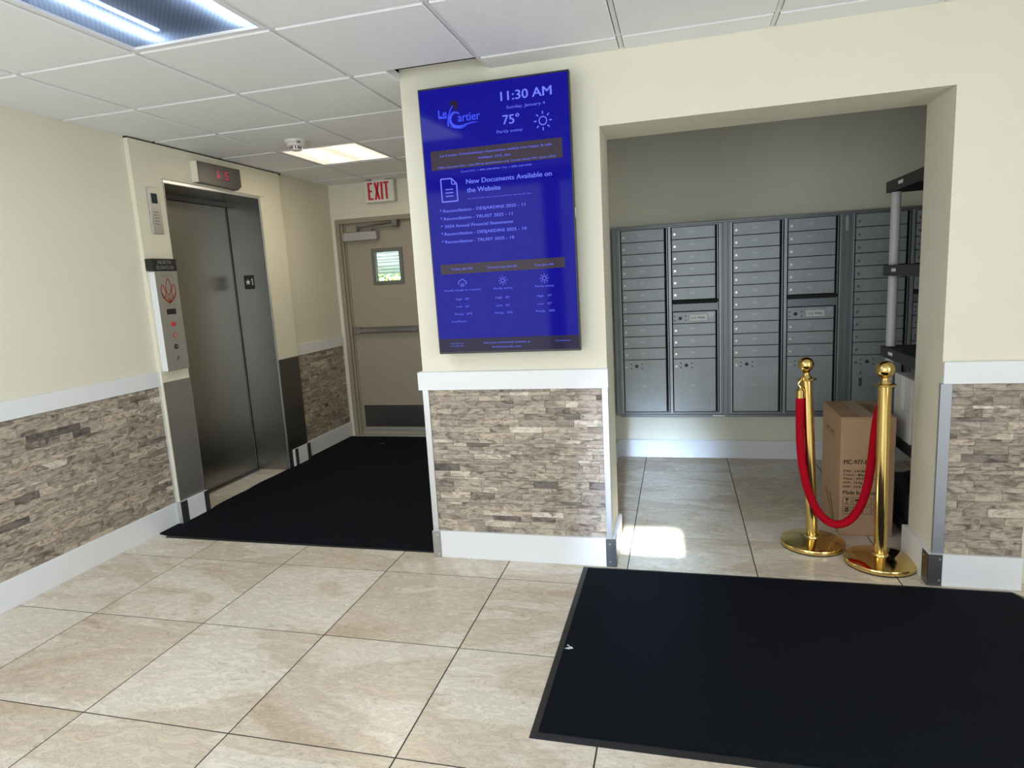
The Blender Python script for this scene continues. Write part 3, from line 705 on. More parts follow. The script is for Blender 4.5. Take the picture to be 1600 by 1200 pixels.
# call panel
t = thing('call_panel', 'tall steel elevator call panel with red flame print and buttons', 'control panel', (XE, 0.34, 0.985))
PX = XE + 0.046
obj('box', B(XE, PX - 0.002, 0.252, 0.428, 0.987, 1.598, 0.001), M['white'], t, label='white side of the panel box')
obj('face_plate', B(PX - 0.002, PX, 0.250, 0.430, 0.985, 1.600, 0.0008), M['panel_steel'], t)
text('lettering', 'IN CASE OF FIRE', (PX, 0.342, 1.578), YA, ZA, 0.095, 0.006, M['ink_grey'], t, center=True)
text('lettering', 'USE THE STAIRS', (PX, 0.342, 1.565), YA, ZA, 0.095, 0.006, M['ink_grey'], t, center=True)
text('lettering', 'DO NOT USE', (PX, 0.342, 1.386), YA, ZA, 0.080, 0.007, M['ink_grey'], t, center=True)
def ribbon(bm, pts, ws, x, closed=False):
    """flat tapered band in the panel plane (y, z)"""
    L_, R2_ = [], []
    for k, p in enumerate(pts):
        a = Vector(pts[max(k - 1, 0)]); b = Vector(pts[min(k + 1, len(pts) - 1)]); d = (b - a).normalized(); nn = Vector((-d.y, d.x))
        w_ = ws[k] if isinstance(ws, (list, tuple)) else ws
        L_.append(Vector(p) + nn * w_ / 2); R2_.append(Vector(p) - nn * w_ / 2)
    for k in range(len(pts) - 1):
        q = [L_[k], L_[k + 1], R2_[k + 1], R2_[k]]
        poly(bm, [(x, v.x, v.y) for v in q], (1, 0, 0), 0.0006)
def leafpts(cx, cz, w_, h_, lean=0.0, n=14):
    out = []
    for k in range(n + 1):
        a = 2 * math.pi * k / n; r = math.sin(a) ; z = -math.cos(a)
        out.append((cx + w_ / 2 * r * (1 - 0.35 * (z > 0) * z) + lean * (z + 1) / 2, cz + h_ / 2 * z))
    return out
bm = BM()
ribbon(bm, leafpts(0.340, 1.505, 0.042, 0.100, 0.008), 0.006, PX)
ribbon(bm, leafpts(0.305, 1.478, 0.036, 0.080, -0.008), 0.006, PX)
ribbon(bm, leafpts(0.378, 1.478, 0.036, 0.080, 0.010), 0.006, PX)
ribbon(bm, [(0.286, 1.470), (0.296, 1.440), (0.320, 1.418), (0.342, 1.403), (0.362, 1.420), (0.385, 1.440), (0.396, 1.470)], [0.003, 0.010, 0.012, 0.008, 0.012, 0.010, 0.003], PX)
ribbon(bm, [(0.342, 1.455), (0.341, 1.430), (0.343, 1.405)], [0.004, 0.007, 0.010], PX)
ribbon(bm, [(0.318, 1.450), (0.332, 1.425), (0.342, 1.405)], [0.003, 0.005, 0.007], PX)
ribbon(bm, [(0.366, 1.450), (0.353, 1.425), (0.344, 1.405)], [0.003, 0.005, 0.007], PX)
obj('flame_emblem', bm, M['flame'], t, label='dark red three flame emblem')
obj('label_plate', B(PX, PX + 0.001, 0.305, 0.380, 1.334, 1.368), M['black'], t)
def ring(bm, y, z, r0, r1, x, n=24): lathe(bm, [(r0, 0), (r0, 0.003), (r1, 0.003), (r1, 0)], (x, y, z), n, axis=(1, 0, 0))
bm = BM(); lathe(bm, [(0.0, 0.007), (0.014, 0.006), (0.016, 0.0)], (PX, 0.342, 1.273), 24, axis=(1, 0, 0)); obj('button', bm, M['btn_red'], t, smooth=True, label='red call button')
bm = BM(); ring(bm, 0.343, 1.204, 0.0105, 0.0155, PX); obj('key_ring', bm, M['btn_red'], t, label='red ringed key switch')
obj('key_switch', lathe(BM(), [(0.0, 0.004), (0.0105, 0.003), (0.0105, 0)], (PX, 0.343, 1.204), 20, axis=(1, 0, 0)), M['lock'], t, smooth=True)
bm = BM(); lathe(bm, [(0.0, 0.007), (0.014, 0.006), (0.017, 0.0)], (PX, 0.341, 1.133), 24, axis=(1, 0, 0)); obj('button', bm, M['btn_dark'], t, smooth=True, label='black call button')
obj('button_light', lathe(BM(), [(0.0, 0.0085), (0.005, 0.008), (0.005, 0.006)], (PX, 0.341, 1.133), 12, axis=(1, 0, 0)), M['lock'], t)
bm = BM(); poly(bm, [(PX, 0.330, 1.048), (PX, 0.348, 1.048), (PX, 0.348, 1.075), (PX, 0.341, 1.075)], (1, 0, 0), 0.003); obj('phone_flap', bm, M['guard'], t)

# floor marker on the jamb: star 1
t = thing('floor_marker', 'small black square plate with white star and numeral 1 on the elevator jamb', 'sign', (-1.99, 1.411, 1.475))
mx0, mx1, mz0, mz1, my = -2.042, -1.950, 1.472, 1.580, 1.409
obj('plate', B(mx0, mx1, my, 1.4115, mz0, mz1, 0.0006), M['black'], t)
bm = BM(); cx, cz = mx0 + 0.036, (mz0 + mz1) / 2
pts = []
for k in range(10):
    a = math.pi / 2 + k * math.pi / 5; r = 0.024 if k % 2 == 0 else 0.010
    pts.append((cx + r * math.cos(a), my - 0.001, cz + r * math.sin(a)))
poly(bm, pts, (0, 1, 0), 0.002); obj('star', bm, M['white_ink'], t)
bm = BM(); box(bm, cx + 0.036, cx + 0.042, my - 0.001, my + 0.001, cz - 0.024, cz + 0.026); poly(bm, [(cx + 0.029, my - 0.001, cz + 0.016), (cx + 0.029, my - 0.001, cz + 0.020), (cx + 0.036, my - 0.001, cz + 0.026), (cx + 0.036, my - 0.001, cz + 0.019)], (0, 1, 0), 0.002)
obj('numeral', bm, M['white_ink'], t)

# ------------------------------------------------------------------ wall screen (portrait, tipped slightly forward)
tv = thing('wall_screen', 'tall portrait blue information screen mounted on the center wall', 'screen', (0.479, -0.0806, 1.0864))
ox, oy, oz = 0.479, -0.0806, 1.0864
HW, HT = 0.348, 1.2145
obj('body', B(ox - HW, ox + HW, oy, oy + 0.030, oz, oz + HT, 0.002), M['tv_body'], tv)
obj('rear_housing', B(ox - 0.29, ox + HW - 0.02, oy + 0.030, oy + 0.062, oz + 0.15, oz + HT - 0.25, 0.008), M['tv_body'], tv)
obj('side_port', B(ox + HW - 0.001, ox + HW + 0.003, oy + 0.008, oy + 0.020, oz + 0.60, oz + 0.64), M['guard_l'], tv)
gl = obj('display_panel', B(ox - HW + 0.006, ox + HW - 0.006, oy - 0.0015, oy + 0.001, oz + 0.010, oz + HT - 0.008), M['screen'], tv)
SY = oy - 0.0020
def sbar(name, x0, x1, z0, z1, m): return obj(name, B(ox + x0, ox + x1, SY - 0.0002, oy - 0.0014, oz + z0, oz + z1), M[m], gl)
sbar('banner', -0.309, 0.306, 0.857, 0.942, 'scr_bar')
sbar('banner', -0.306, 0.2935, 0.382, 0.4285, 'scr_bar')
sbar('footer_bar', -0.342, 0.342, 0.010, 0.0735, 'scr_foot')
TEXTS = [
('11:30 AM', 0.0399, 0.2682, 1.1209, 0.0381),
('Sunday, January 4', 0.0649, 0.2386, 1.0861, 0.0148),
('75°', 0.0433, 0.1187, 1.0224, 0.0386),
('Partly sunny', 0.0134, 0.1322, 0.9878, 0.015),
('Le Cartier Condominium Association wishes you happy & safe', -0.2636, 0.2587, 0.9135, 0.0117),
('holidays. aYZ_Aar', -0.0803, 0.0724, 0.8892, 0.0116),
('Office extended 9am - 1pm DR by appointment only. Cartier Guest PW: Guest 2018', -0.2791, 0.2734, 0.8636, 0.0096),
('Guest PW: 1-888-698-8848 / Pte: 1-888-228-2048', -0.1683, 0.164, 0.8375, 0.0089),
('New Documents Available on', -0.1471, 0.2519, 0.7854, 0.0211),
('the Website', -0.1466, 0.014, 0.747, 0.0212),
('All Online Files below were updated in the last 30 days', -0.1468, 0.1569, 0.717, 0.0063),
('•', -0.2853, -0.2771, 0.6717, 0.0144),
('Reconciliation - DESJARDINS 2025 - 11', -0.2685, 0.1241, 0.6668, 0.0158),
('•', -0.2848, -0.2774, 0.636, 0.0145),
('Reconciliation - TRUIST 2025 - 11', -0.2686, 0.0624, 0.6313, 0.0159),
('•', -0.2857, -0.2783, 0.6005, 0.0146),
('2024 Annual Financial Statements', -0.2687, 0.0624, 0.5966, 0.016),
('•', -0.2867, -0.2784, 0.5666, 0.0146),
('Reconciliation - DESJARDINS 2025 - 10', -0.2708, 0.124, 0.5619, 0.016),
('•', -0.2871, -0.2788, 0.5302, 0.0146),
('Reconciliation - TRUIST 2025 - 10', -0.2712, 0.0636, 0.5257, 0.0161),
('Today Jan 04', -0.2538, -0.1473, 0.3997, 0.0119),
('Tomorrow Jan 05', -0.075, 0.0688, 0.398, 0.0117),
('Tue Jan 06', 0.1502, 0.2407, 0.3957, 0.0115),
('Mostly cloudy w/ t-storms', -0.2947, -0.1123, 0.3012, 0.0109),
('Partly sunny', -0.0496, 0.0413, 0.3002, 0.0107),
('Partly sunny', 0.1499, 0.2378, 0.3002, 0.0105),
('High   82°', -0.2413, -0.1701, 0.2583, 0.0115),
('High   80°', -0.0438, 0.0278, 0.2568, 0.0114),
('High   79°', 0.1558, 0.2264, 0.255, 0.0112),
('Low   65°', -0.2408, -0.1729, 0.2231, 0.0116),
('Low   63°', -0.0423, 0.0267, 0.2202, 0.0114),
('Low   63°', 0.1584, 0.2245, 0.2193, 0.0112),
('Precip   67%', -0.2516, -0.1632, 0.1874, 0.0116),
('Precip   35%', -0.0523, 0.0346, 0.1856, 0.0115),
('Precip   20%', 0.1473, 0.2358, 0.1856, 0.0113),
('AccuWeather', -0.2723, -0.1939, 0.1524, 0.0111),
('Visit your community website at', -0.1191, 0.1106, 0.0461, 0.0105),
('lecartiercondo.com', -0.0747, 0.0649, 0.0253, 0.0105),
('Last Updated', -0.2862, -0.2206, 0.0483, 0.0063),
('11:30:00 AM', -0.2873, -0.2216, 0.0354, 0.0063),
('CondoSites', 0.2312, 0.3031, 0.047, 0.0072),
]
for s_, a0, a1, z, cap in TEXTS:
    big = cap > 0.018
    if s_ == '•':
        obj('bullet', lathe(BM(), [(0, 0.0008), (0.0034, 0.0004)], (ox + a0 + 0.004, SY - 0.0002, oz + z + 0.006), 10, axis=(0, -1, 0)), M['scr_text'], gl); continue
    sz = cap * (0.84 if cap < 0.018 else 1.0)
    text('lettering', s_, (ox + a0, SY, oz + z), XA, ZA, a1 - a0, sz, M['scr_text' if (big or 0.0155 < cap) else 'scr_text2'], gl, bold=0.022 if big else (0.014 if cap > 0.0155 else 0.012))
def pxz(x, z): return (ox + x, SY - 0.0004, oz + z)
def sring(bm, cx, cz, r, w_):
    N = 24
    for k in range(N):
        a, b = 2 * math.pi * k / N, 2 * math.pi * (k + 1) / N
        poly(bm, [pxz(cx + (r - w_) * math.cos(a), cz + (r - w_) * math.sin(a)), pxz(cx + r * math.cos(a), cz + r * math.sin(a)), pxz(cx + r * math.cos(b), cz + r * math.sin(b)), pxz(cx + (r - w_) * math.cos(b), cz + (r - w_) * math.sin(b))], (0, 1, 0), 0.0004)
def sline(bm, a, b, w_, w2=None):
    a, b = Vector(a), Vector(b); d = (b - a).normalized(); n_ = Vector((-d.y, d.x)); w2 = w_ if w2 is None else w2
    poly(bm, [pxz(*(a + n_ * w_ / 2)), pxz(*(b + n_ * w2 / 2)), pxz(*(b - n_ * w2 / 2)), pxz(*(a - n_ * w_ / 2))], (0, 1, 0), 0.0004)
def spath(bm, pts, ws):
    for k in range(len(pts) - 1):
        sline(bm, pts[k], pts[k + 1], ws[k], ws[k + 1])
def sun(cx, cz, r, ro, w_, name='sun_icon'):
    bm = BM(); sring(bm, cx, cz, r, w_)
    for k in range(8):
        a = math.pi / 4 * k; d = Vector((math.cos(a), math.sin(a)))
        sline(bm, Vector((cx, cz)) + d * (r + (ro - r) * 0.42), Vector((cx, cz)) + d * ro, w_ * 1.1)
    obj(name, bm, M['scr_text'], gl)
sun(0.225, 1.0191, 0.0190, 0.0400, 0.0042); sun(-0.0036, 0.3394, 0.0105, 0.0215, 0.0026); sun(0.1945, 0.3387, 0.0105, 0.0215, 0.0026)
bm = BM(); cx, cz = -0.2021, 0.3380
spath(bm, [(cx - 0.016, cz - 0.006), (cx - 0.021, cz + 0.001), (cx - 0.017, cz + 0.008), (cx - 0.010, cz + 0.010), (cx - 0.006, cz + 0.017), (cx + 0.004, cz + 0.018), (cx + 0.010, cz + 0.010), (cx + 0.019, cz + 0.007), (cx + 0.021, cz), (cx + 0.014, cz - 0.006)], [0.0028] * 10)
for k in (-0.007, 0.0, 0.007): sline(bm, (cx + k, cz - 0.002), (cx + k - 0.002, cz - 0.017), 0.0024)
obj('rain_cloud_icon', bm, M['scr_text'], gl)
bm = BM(); xa, xb, za, zb = -0.2695, -0.1935, 0.7145, 0.8165
spath(bm, [(xa, za), (xa, zb), (xb - 0.024, zb), (xb, zb - 0.026), (xb, za), (xa, za)], [0.0055] * 6)
spath(bm, [(xb - 0.024, zb), (xb - 0.024, zb - 0.026), (xb, zb - 0.026)], [0.004] * 3)
for k in range(3): sline(bm, (xa + 0.019, za + 0.024 + 0.015 * k), (xb - 0.019, za + 0.024 + 0.015 * k), 0.0042)
obj('document_icon', bm, M['scr_text'], gl)
# logo: small word, big swoosh initial, lettering, palm tree
text('logo_lettering', 'Le', (ox - 0.2560, SY, oz + 1.0840), XA, ZA, 0.040, 0.032, M['scr_logo'], gl, bold=0.016)
bm = BM(); sline(bm, (-0.2570, 1.0815), (-0.2150, 1.0800), 0.0045); obj('logo_underline', bm, M['scr_logo'], gl)
text('logo_lettering', 'artier', (ox - 0.1640, SY, oz + 1.0575), XA, ZA, 0.104, 0.036, M['scr_logo'], gl, bold=0.016)
bm = BM()
spath(bm, [(-0.1560, 1.0900), (-0.1680, 1.0985), (-0.1830, 1.0985), (-0.1960, 1.0880), (-0.2020, 1.0720), (-0.1990, 1.0560), (-0.1870, 1.0440), (-0.1700, 1.0380), (-0.1450, 1.0385), (-0.1200, 1.0445), (-0.0950, 1.0480), (-0.0700, 1.0470)], [0.004, 0.006, 0.008, 0.010, 0.011, 0.011, 0.010, 0.008, 0.006, 0.005, 0.004, 0.001])
spath(bm, [(-0.2010, 1.0420), (-0.1800, 1.0340), (-0.1500, 1.0300), (-0.1250, 1.0370)], [0.002, 0.005, 0.005, 0.001])
obj('logo_initial', bm, M['scr_logo'], gl)
bm = BM(); spath(bm, [(-0.2110, 1.0430), (-0.2120, 1.0650), (-0.2060, 1.0900), (-0.1960, 1.1130), (-0.1830, 1.1290)], [0.007, 0.005, 0.0045, 0.004, 0.003]); obj('logo_palm_trunk', bm, M['scr_logo'], gl)
bm = BM(); tc_ = Vector((-0.1790, 1.1300))
for a, ln in ((160, 0.030), (125, 0.030), (95, 0.030), (55, 0.030), (20, 0.030), (-15, 0.032), (-50, 0.036), (-80, 0.034), (195, 0.028)):
    a = math.radians(a); d = Vector((math.cos(a), math.sin(a)))
    p1 = tc_ + d * ln * 0.5 + Vector((0, 0.004)); p2 = tc_ + d * ln + Vector((0, -0.006))
    spath(bm, [tc_, p1, p2], [0.003, 0.008, 0.001])
obj('logo_palm_fronds', bm, M['scr_palm'], gl)
tv.rotation_euler = (math.atan2(0.0355, 1.2145), 0, 0)

# ------------------------------------------------------------------ parcel and letter boxes
FYM = YM - 0.045           # face of the frames
ZT, ZB = 1.738, 0.369
P1 = (ZT - 0.774) / 11
def mailbox_unit():
    """built at x = 0 (left edge of the first column of doors)"""
    t = thing('mailbox_unit', '', 'mailbox', (0, FYM, ZB), 'mailbox units in the alcove')
    W1a, W1b, W2a, W2b, RR = -0.008, 0.352, 0.352, 0.712, 0.0
    # frame: outer, middle rails, dark slots at the hinge side
    bm = BM(); F0, F1 = FYM - 0.006, FYM + 0.045
    box(bm, -0.030, 0.0, F0, F1, ZB - 0.020, ZT + 0.010, 0.001); box(bm, 0.345, 0.365, F0, F1, ZB - 0.020, ZT + 0.010, 0.001); box(bm, 0.700, 0.728, F0, F1, ZB - 0.020, ZT + 0.010, 0.001)
    box(bm, 0.0, 0.345, F0, F1, ZB - 0.020, ZB - 0.002, 0.001); box(bm, 0.365, 0.700, F0, F1, ZB - 0.020, ZB - 0.002, 0.001)
    box(bm, 0.0, 0.345, F0, F1, ZT + 0.001, ZT + 0.010); box(bm, 0.365, 0.700, F0, F1, ZT + 0.001, ZT + 0.010)
    obj('frame', bm, M['mail_f'], t)
    bm = BM()
    for x in (-0.010, 0.348, 0.362 - 0.004, 0.703): box(bm, x, x + 0.005, F0 - 0.004, F0, ZB - 0.01, ZT + 0.005)
    obj('rail', bm, M['mail_l'], t, label='bright metal edge rails')
    obj('back_plate', B(0.0, 0.70, FYM + 0.030, FYM + 0.040, ZB, ZT), M['dark'], t)
    def door(x0, x1, z0, z1, lock=True, plate=True, name='door', m='mail'):
        g = 0.0022
        d = obj(name, B(x0 + g, x1 - g, FYM - 0.004, FYM + 0.012, z0 + g, z1 - g, 0.0014), M[m], t)
        h_ = z1 - z0
        if lock:
            lz = z0 + h_ * 0.42 if h_ < 0.2 else z1 - 0.055
            obj('lock', lathe(BM(), [(0, 0.008), (0.0085, 0.008), (0.0095, 0.006), (0.0095, 0.0)], (x0 + 0.022, FYM - 0.0035, lz), 16, axis=(0, -1, 0)), M['lock'], d, smooth=True)
        if plate:
            xc = (x0 + x1) / 2 - 0.01; pz = z0 + h_ * 0.55 if h_ < 0.2 else z0 + h_ * 0.50
            obj('number_plate', B(xc - 0.017, xc + 0.017, FYM - 0.0048, FYM - 0.0035, pz - 0.008, pz + 0.008), M['plate'], d)
        return d
    def parcel_marks(d, xc, z):
        bm = lathe(BM(), [(0, 0.004), (0.011, 0.004), (0.013, 0.0)], (xc, FYM - 0.0035, z), 16, axis=(0, -1, 0))
        obj('key_hole', bm, M['lock_dark'], d)
        bm = BM()
        for sx in (-0.040, 0.040):
            for sz in (-0.016, 0.016): lathe(bm, [(0, 0.003), (0.005, 0.002), (0.005, 0)], (xc + sx, FYM - 0.0035, z + sz), 10, axis=(0, -1, 0))
        obj('rivets', bm, M['lock_dark'], d)
    A0, A1, B0, B1 = 0.004, 0.318, 0.370, 0.676
    for k in range(11): door(A0, A1, ZT - (k + 1) * P1, ZT - k * P1)
    d = door(A0, A1, ZB, ZT - 11 * P1, name='parcel_door'); parcel_marks(d, A0 + 0.095, ZT - 11 * P1 - 0.05)
    for k in range(6): door(B0, B1, ZT - (k + 1) * P1, ZT - k * P1)
    z6 = ZT - 6 * P1
    bm = poly(BM(), [(B0 - 0.004, FYM - 0.007, z6 - 0.004), (B1 + 0.018, FYM - 0.007, z6 - 0.004), (B1 + 0.018, FYM - 0.007, z6 - 0.018), (B1 + 0.008, FYM - 0.007, z6 - 0.030), (B0 + 0.006, FYM - 0.007, z6 - 0.030), (B0 - 0.004, FYM - 0.007, z6 - 0.020)], (0, 1, 0), 0.03)
    obj('mail_slot', bm, M['dark'], t, label='black outgoing mail slot')
    zt = ZT - 7 * P1
    obj('slot_panel', B(B0, B1 + 0.02, FYM - 0.005, FYM + 0.01, zt + 0.004, z6 - 0.030, 0.001), M['mail_f'], t)
    d = door(B0, B1, zt - P1, zt, lock=False, plate=False, name='outgoing_mail_door')
    parcel_marks(d, B0 + 0.055, zt - P1 * 0.55)
    pl = obj('mail_label', B(B0 + 0.125, B0 + 0.245, FYM - 0.0052, FYM - 0.0035, zt - P1 * 0.78, zt - P1 * 0.28, 0.0004), M['plate_w'], d)
    text('lettering', 'U.S. MAIL', (B0 + 0.137, FYM - 0.0054, zt - P1 * 0.62), XA, ZA, 0.096, 0.014, M['ink'], pl, bold=0.02)
    obj('shield', poly(BM(), [(B0 + 0.255, FYM - 0.0036, zt - 0.010), (B0 + 0.292, FYM - 0.0036, zt - 0.010), (B0 + 0.290, FYM - 0.0036, zt - 0.035), (B0 + 0.274, FYM - 0.0036, zt - 0.050), (B0 + 0.258, FYM - 0.0036, zt - 0.035)], (0, -1, 0), 0.0015), M['plate'], d)
    for k in range(8, 11): door(B0, B1, ZT - (k + 1) * P1, ZT - k * P1)
    d = door(B0, B1, ZB, ZT - 11 * P1, name='parcel_door'); parcel_marks(d, B0 + 0.095, ZT - 11 * P1 - 0.05)
    # hinge rods in the dark slots
    bm = BM()
    for x in (0.334, 0.690): box(bm, x, x + 0.004, FYM + 0.004, FYM + 0.012, ZB, ZT)
    obj('hinge_rod', bm, M['mail_l'], t)
    return t
u0 = mailbox_unit()
u1 = copy_tree(u0); u2 = copy_tree(u0)
for u, x, lab in ((u0, 0.853, 'grey metal mailbox unit at the left end of the alcove wall'), (u1, 1.645, 'middle grey mailbox unit between the two others in the alcove'), (u2, 2.440, 'dark grey mailbox unit at the right, behind the plastic shelf')):
    u.location.x = x; u['label'] = lab
# bunch of keys left in the parcel door of the right-hand unit
kx, kz = 2.440 + 0.055, 0.640
kt = thing('door_keys', 'bright keys hanging from a lock of the right mailbox unit', 'keys', (kx, FYM - 0.02, kz))
obj('tag', B(kx - 0.010, kx + 0.010, FYM - 0.020, FYM - 0.016, kz - 0.085, kz - 0.030, 0.001), M['lock'], kt)
obj('key', B(kx - 0.006, kx + 0.006, FYM - 0.020, FYM - 0.006, kz + 0.004, kz + 0.018, 0.001), M['lock'], kt)
obj('key_ring', tube(BM(), [(kx + 0.014 * math.cos(a * math.pi / 8), FYM - 0.018, kz - 0.014 + 0.018 * math.sin(a * math.pi / 8)) for a in range(16)], 0.0016, 6, True), M['lock'], kt)
# surround that closes the three units
bm = BM()
box(bm, 0.793, 0.823, FYM - 0.012, YM, 0.340, 1.762, 0.002)
box(bm, 1.581, 1.615, FYM - 0.010, YM, 0.340, 1.762, 0.002); box(bm, 2.373, 2.410, FYM - 0.010, YM, 0.340, 1.762, 0.002); box(bm, 3.168, XMR, FYM - 0.010, YM, 0.340, 1.762, 0.002)
box(bm, 0.823, 3.168, FYM - 0.012, YM, 1.749, 1.762, 0.001); box(bm, 0.823, 3.168, FYM - 0.012, YM, 0.330, 0.348, 0.001)
sr = obj('mailbox_surround', bm, M['mail_f'], label='grey metal trim framing all three mailbox units on the alcove wall', category='trim')
obj('notice_label', B(2.378, 2.396, FYM - 0.0116, FYM - 0.010, 1.632, 1.730), M['plate'], sr, label='small pale label strip')
obj('maker_strip', B(1.505, 1.590, FYM - 0.0140, FYM - 0.012, 0.333, 0.345), M['plate_w'], sr)

# ------------------------------------------------------------------ plastic shelf in the alcove
sx0, sx1, sy0, sy1 = 2.368, 3.28, 0.385, 0.995
t = thing('shelving_unit', 'black plastic shelving unit with grey posts beside the mailboxes', 'shelf', ((sx0 + sx1) / 2, (sy0 + sy1) / 2, 0))
TZ = (0.085, 0.500, 0.945, 1.392, 1.835)
for k, z in enumerate(TZ):
    bm = BM(); b_ = z - 0.058
    box(bm, sx0, sx0 + 0.012, sy0, sy1, b_, z, 0.003); box(bm, sx1 - 0.012, sx1, sy0, sy1, b_, z, 0.003)
    box(bm, sx0 + 0.012, sx1 - 0.012, sy0, sy0 + 0.012, b_, z, 0.003); box(bm, sx0 + 0.012, sx1 - 0.012, sy1 - 0.012, sy1, b_, z, 0.003)
    for q in range(9): box(bm, sx0 + 0.012, sx1 - 0.012, sy0 + 0.03 + q * 0.064, sy0 + 0.055 + q * 0.064, z - 0.012, z - 0.004)
    for q in range(12): box(bm, sx0 + 0.03 + q * 0.075, sx0 + 0.05 + q * 0.075, sy0 + 0.012, sy1 - 0.012, z - 0.020, z - 0.012)
    s_ = obj('shelf_tray', bm, M['black_plastic'], t)
    yl = 0.78 if k != 4 else 0.72
    obj('sticker', B(sx0 - 0.001, sx0, yl, yl + 0.07, z - 0.035, z - 0.018), M['sticker'], s_)
for px, py in ((sx0 + 0.040, sy0 + 0.040), (sx0 + 0.040, sy1 - 0.040), (sx1 - 0.040, sy0 + 0.040), (sx1 - 0.040, sy1 - 0.040)):
    bm = BM(); z_ = [0.0] + [v for v in TZ]
    for k in range(5):
        a = 0.0 if k == 0 else TZ[k - 1] + 0.0; b_ = TZ[k] - 0.058 if k else TZ[0] - 0.058
        cyl(bm, (px, py, a), (px, py, b_), 0.024, 20)
    obj('post', bm, M['grey_plastic'], t, smooth=True)

t = thing('white_carton', 'white cardboard box on the shelf behind the right brass post', 'box', (2.52, 0.62, 0.5005))
wx0_, wx1_, wy0_, wy1_, wz0_, wz1_ = 2.372, 2.68, 0.478, 0.740, 0.5005, 0.830
obj('box_body', B(wx0_, wx1_, wy0_, wy1_, wz0_, wz1_, 0.003), M['whitebox'], t)
obj('tape_strip', B(wx0_ - 0.0008, wx0_ + 0.0001, 0.585, 0.635, wz0_ + 0.16, wz1_ - 0.002), M['sticker'], t)
obj('lid_seam', B(wx0_, wx1_, 0.607, 0.611, wz1_, wz1_ + 0.001), M['ink_brown'], t)

t = thing('dark_carton', 'dark printed box lying on the bottom shelf under the white box', 'box', (2.55, 0.62, 0.0855))
obj('box_body', B(2.385, 2.75, 0.50, 0.90, 0.0855, 0.235, 0.003), M['black_plastic'], t)
obj('print_patch', B(2.40, 2.52, 0.4985, 0.4999, 0.12, 0.20), M['plate'], t)
bm = BM(); cyl(bm, (2.50, 0.62, 0.235), (2.50, 0.62, 0.300), 0.07, 24, 0.105); obj('tray', bm, M['black_plastic'], t, smooth=True)

# ------------------------------------------------------------------ tall cardboard box
cx0, cx1, cy0, cy1, cz1 = 2.0675, 2.322, 0.510, 0.935, 0.6375
t = thing('cardboard_box', 'tall brown printed cardboard box standing behind the brass posts', 'box', ((cx0 + cx1) / 2, (cy0 + cy1) / 2, 0))
obj('box_body', B(cx0, cx1, cy0, cy1, 0, cz1 - 0.004, 0.003), M['card'], t)
mid = (cx0 + cx1) / 2
obj('flap', B(cx0 + 0.001, mid - 0.001, cy0 + 0.001, cy1 - 0.001, cz1 - 0.004, cz1, 0.001), M['card'], t)
obj('flap', B(mid + 0.001, cx1 - 0.001, cy0 + 0.001, cy1 - 0.001, cz1 - 0.004, cz1, 0.001), M['card'], t)
obj('tape_strip', B(mid - 0.030, mid + 0.030, cy0 - 0.0006, cy1, cz1, cz1 + 0.0006), M['tape'], t)
FYc = cy0 - 0.0002
rows = [('MC-977-Black', 0.389, 0.024, 0.158), ('P/N : 14100', 0.346, 0.0125, 0.104), ('Color : Black', 0.326, 0.0125, 0.113), ('Meas : 39.5*25*64', 0.306, 0.0125, 0.155), ('GW : 16 kg', 0.285, 0.0125, 0.090), ('NW : 14.8 kg', 0.262, 0.0125, 0.105), ('Made In Vietnam', 0.226, 0.022, 0.172)]
for s_, z, cap, wd in rows: text('lettering', s_, (cx0 + 0.016, FYc, z), XA, ZA, wd, cap, M['ink'], t, bold=0.03)
def frame_sq(bm, x, z, w_, l_=0.0018):
    for a in ((x, x + w_, z, z + l_), (x, x + w_, z + w_ - l_, z + w_), (x, x + l_, z, z + w_), (x + w_ - l_, x + w_, z, z + w_)): box(bm, a[0], a[1], FYc - 0.0006, FYc + 0.0004, a[2], a[3])
bm = BM()
for r_ in range(2):
    for c_ in range(4):
        frame_sq(bm, cx0 + 0.016 + c_ * 0.048, 0.170 - r_ * 0.050, 0.040)
def P2(pts): poly(bm, [(p[0], FYc - 0.0006, p[1]) for p in pts], (0, 1, 0), 0.0009)
gx, gz = cx0 + 0.036, 0.174   # glass
P2([(gx - 0.009, gz + 0.031), (gx + 0.009, gz + 0.031), (gx + 0.004, gz + 0.018), (gx - 0.004, gz + 0.018)]); P2([(gx - 0.0012, gz + 0.018), (gx + 0.0012, gz + 0.018), (gx + 0.0012, gz + 0.004), (gx - 0.0012, gz + 0.004)]); P2([(gx - 0.007, gz + 0.005), (gx + 0.007, gz + 0.005), (gx + 0.007, gz + 0.002), (gx - 0.007, gz + 0.002)])
gx += 0.048                    # umbrella
P2([(gx + 0.013 * math.cos(math.pi * k / 8), gz + 0.017 + 0.010 * math.sin(math.pi * k / 8)) for k in range(9)]); P2([(gx - 0.0008, gz + 0.017), (gx + 0.0008, gz + 0.017), (gx + 0.0008, gz + 0.004), (gx - 0.0008, gz + 0.004)])
for q in (0.090, 0.103):       # up arrows
    P2([(cx0 + 0.016 + q, gz + 0.008), (cx0 + 0.019 + q, gz + 0.008), (cx0 + 0.019 + q, gz + 0.022), (cx0 + 0.016 + q, gz + 0.022)][::1]); P2([(cx0 + 0.012 + q + 0.001, gz + 0.022), (cx0 + 0.023 + q - 0.001, gz + 0.022), (cx0 + 0.0175 + q, gz + 0.030)])
gx, gz = cx0 + 0.036, 0.124    # hands, recycling
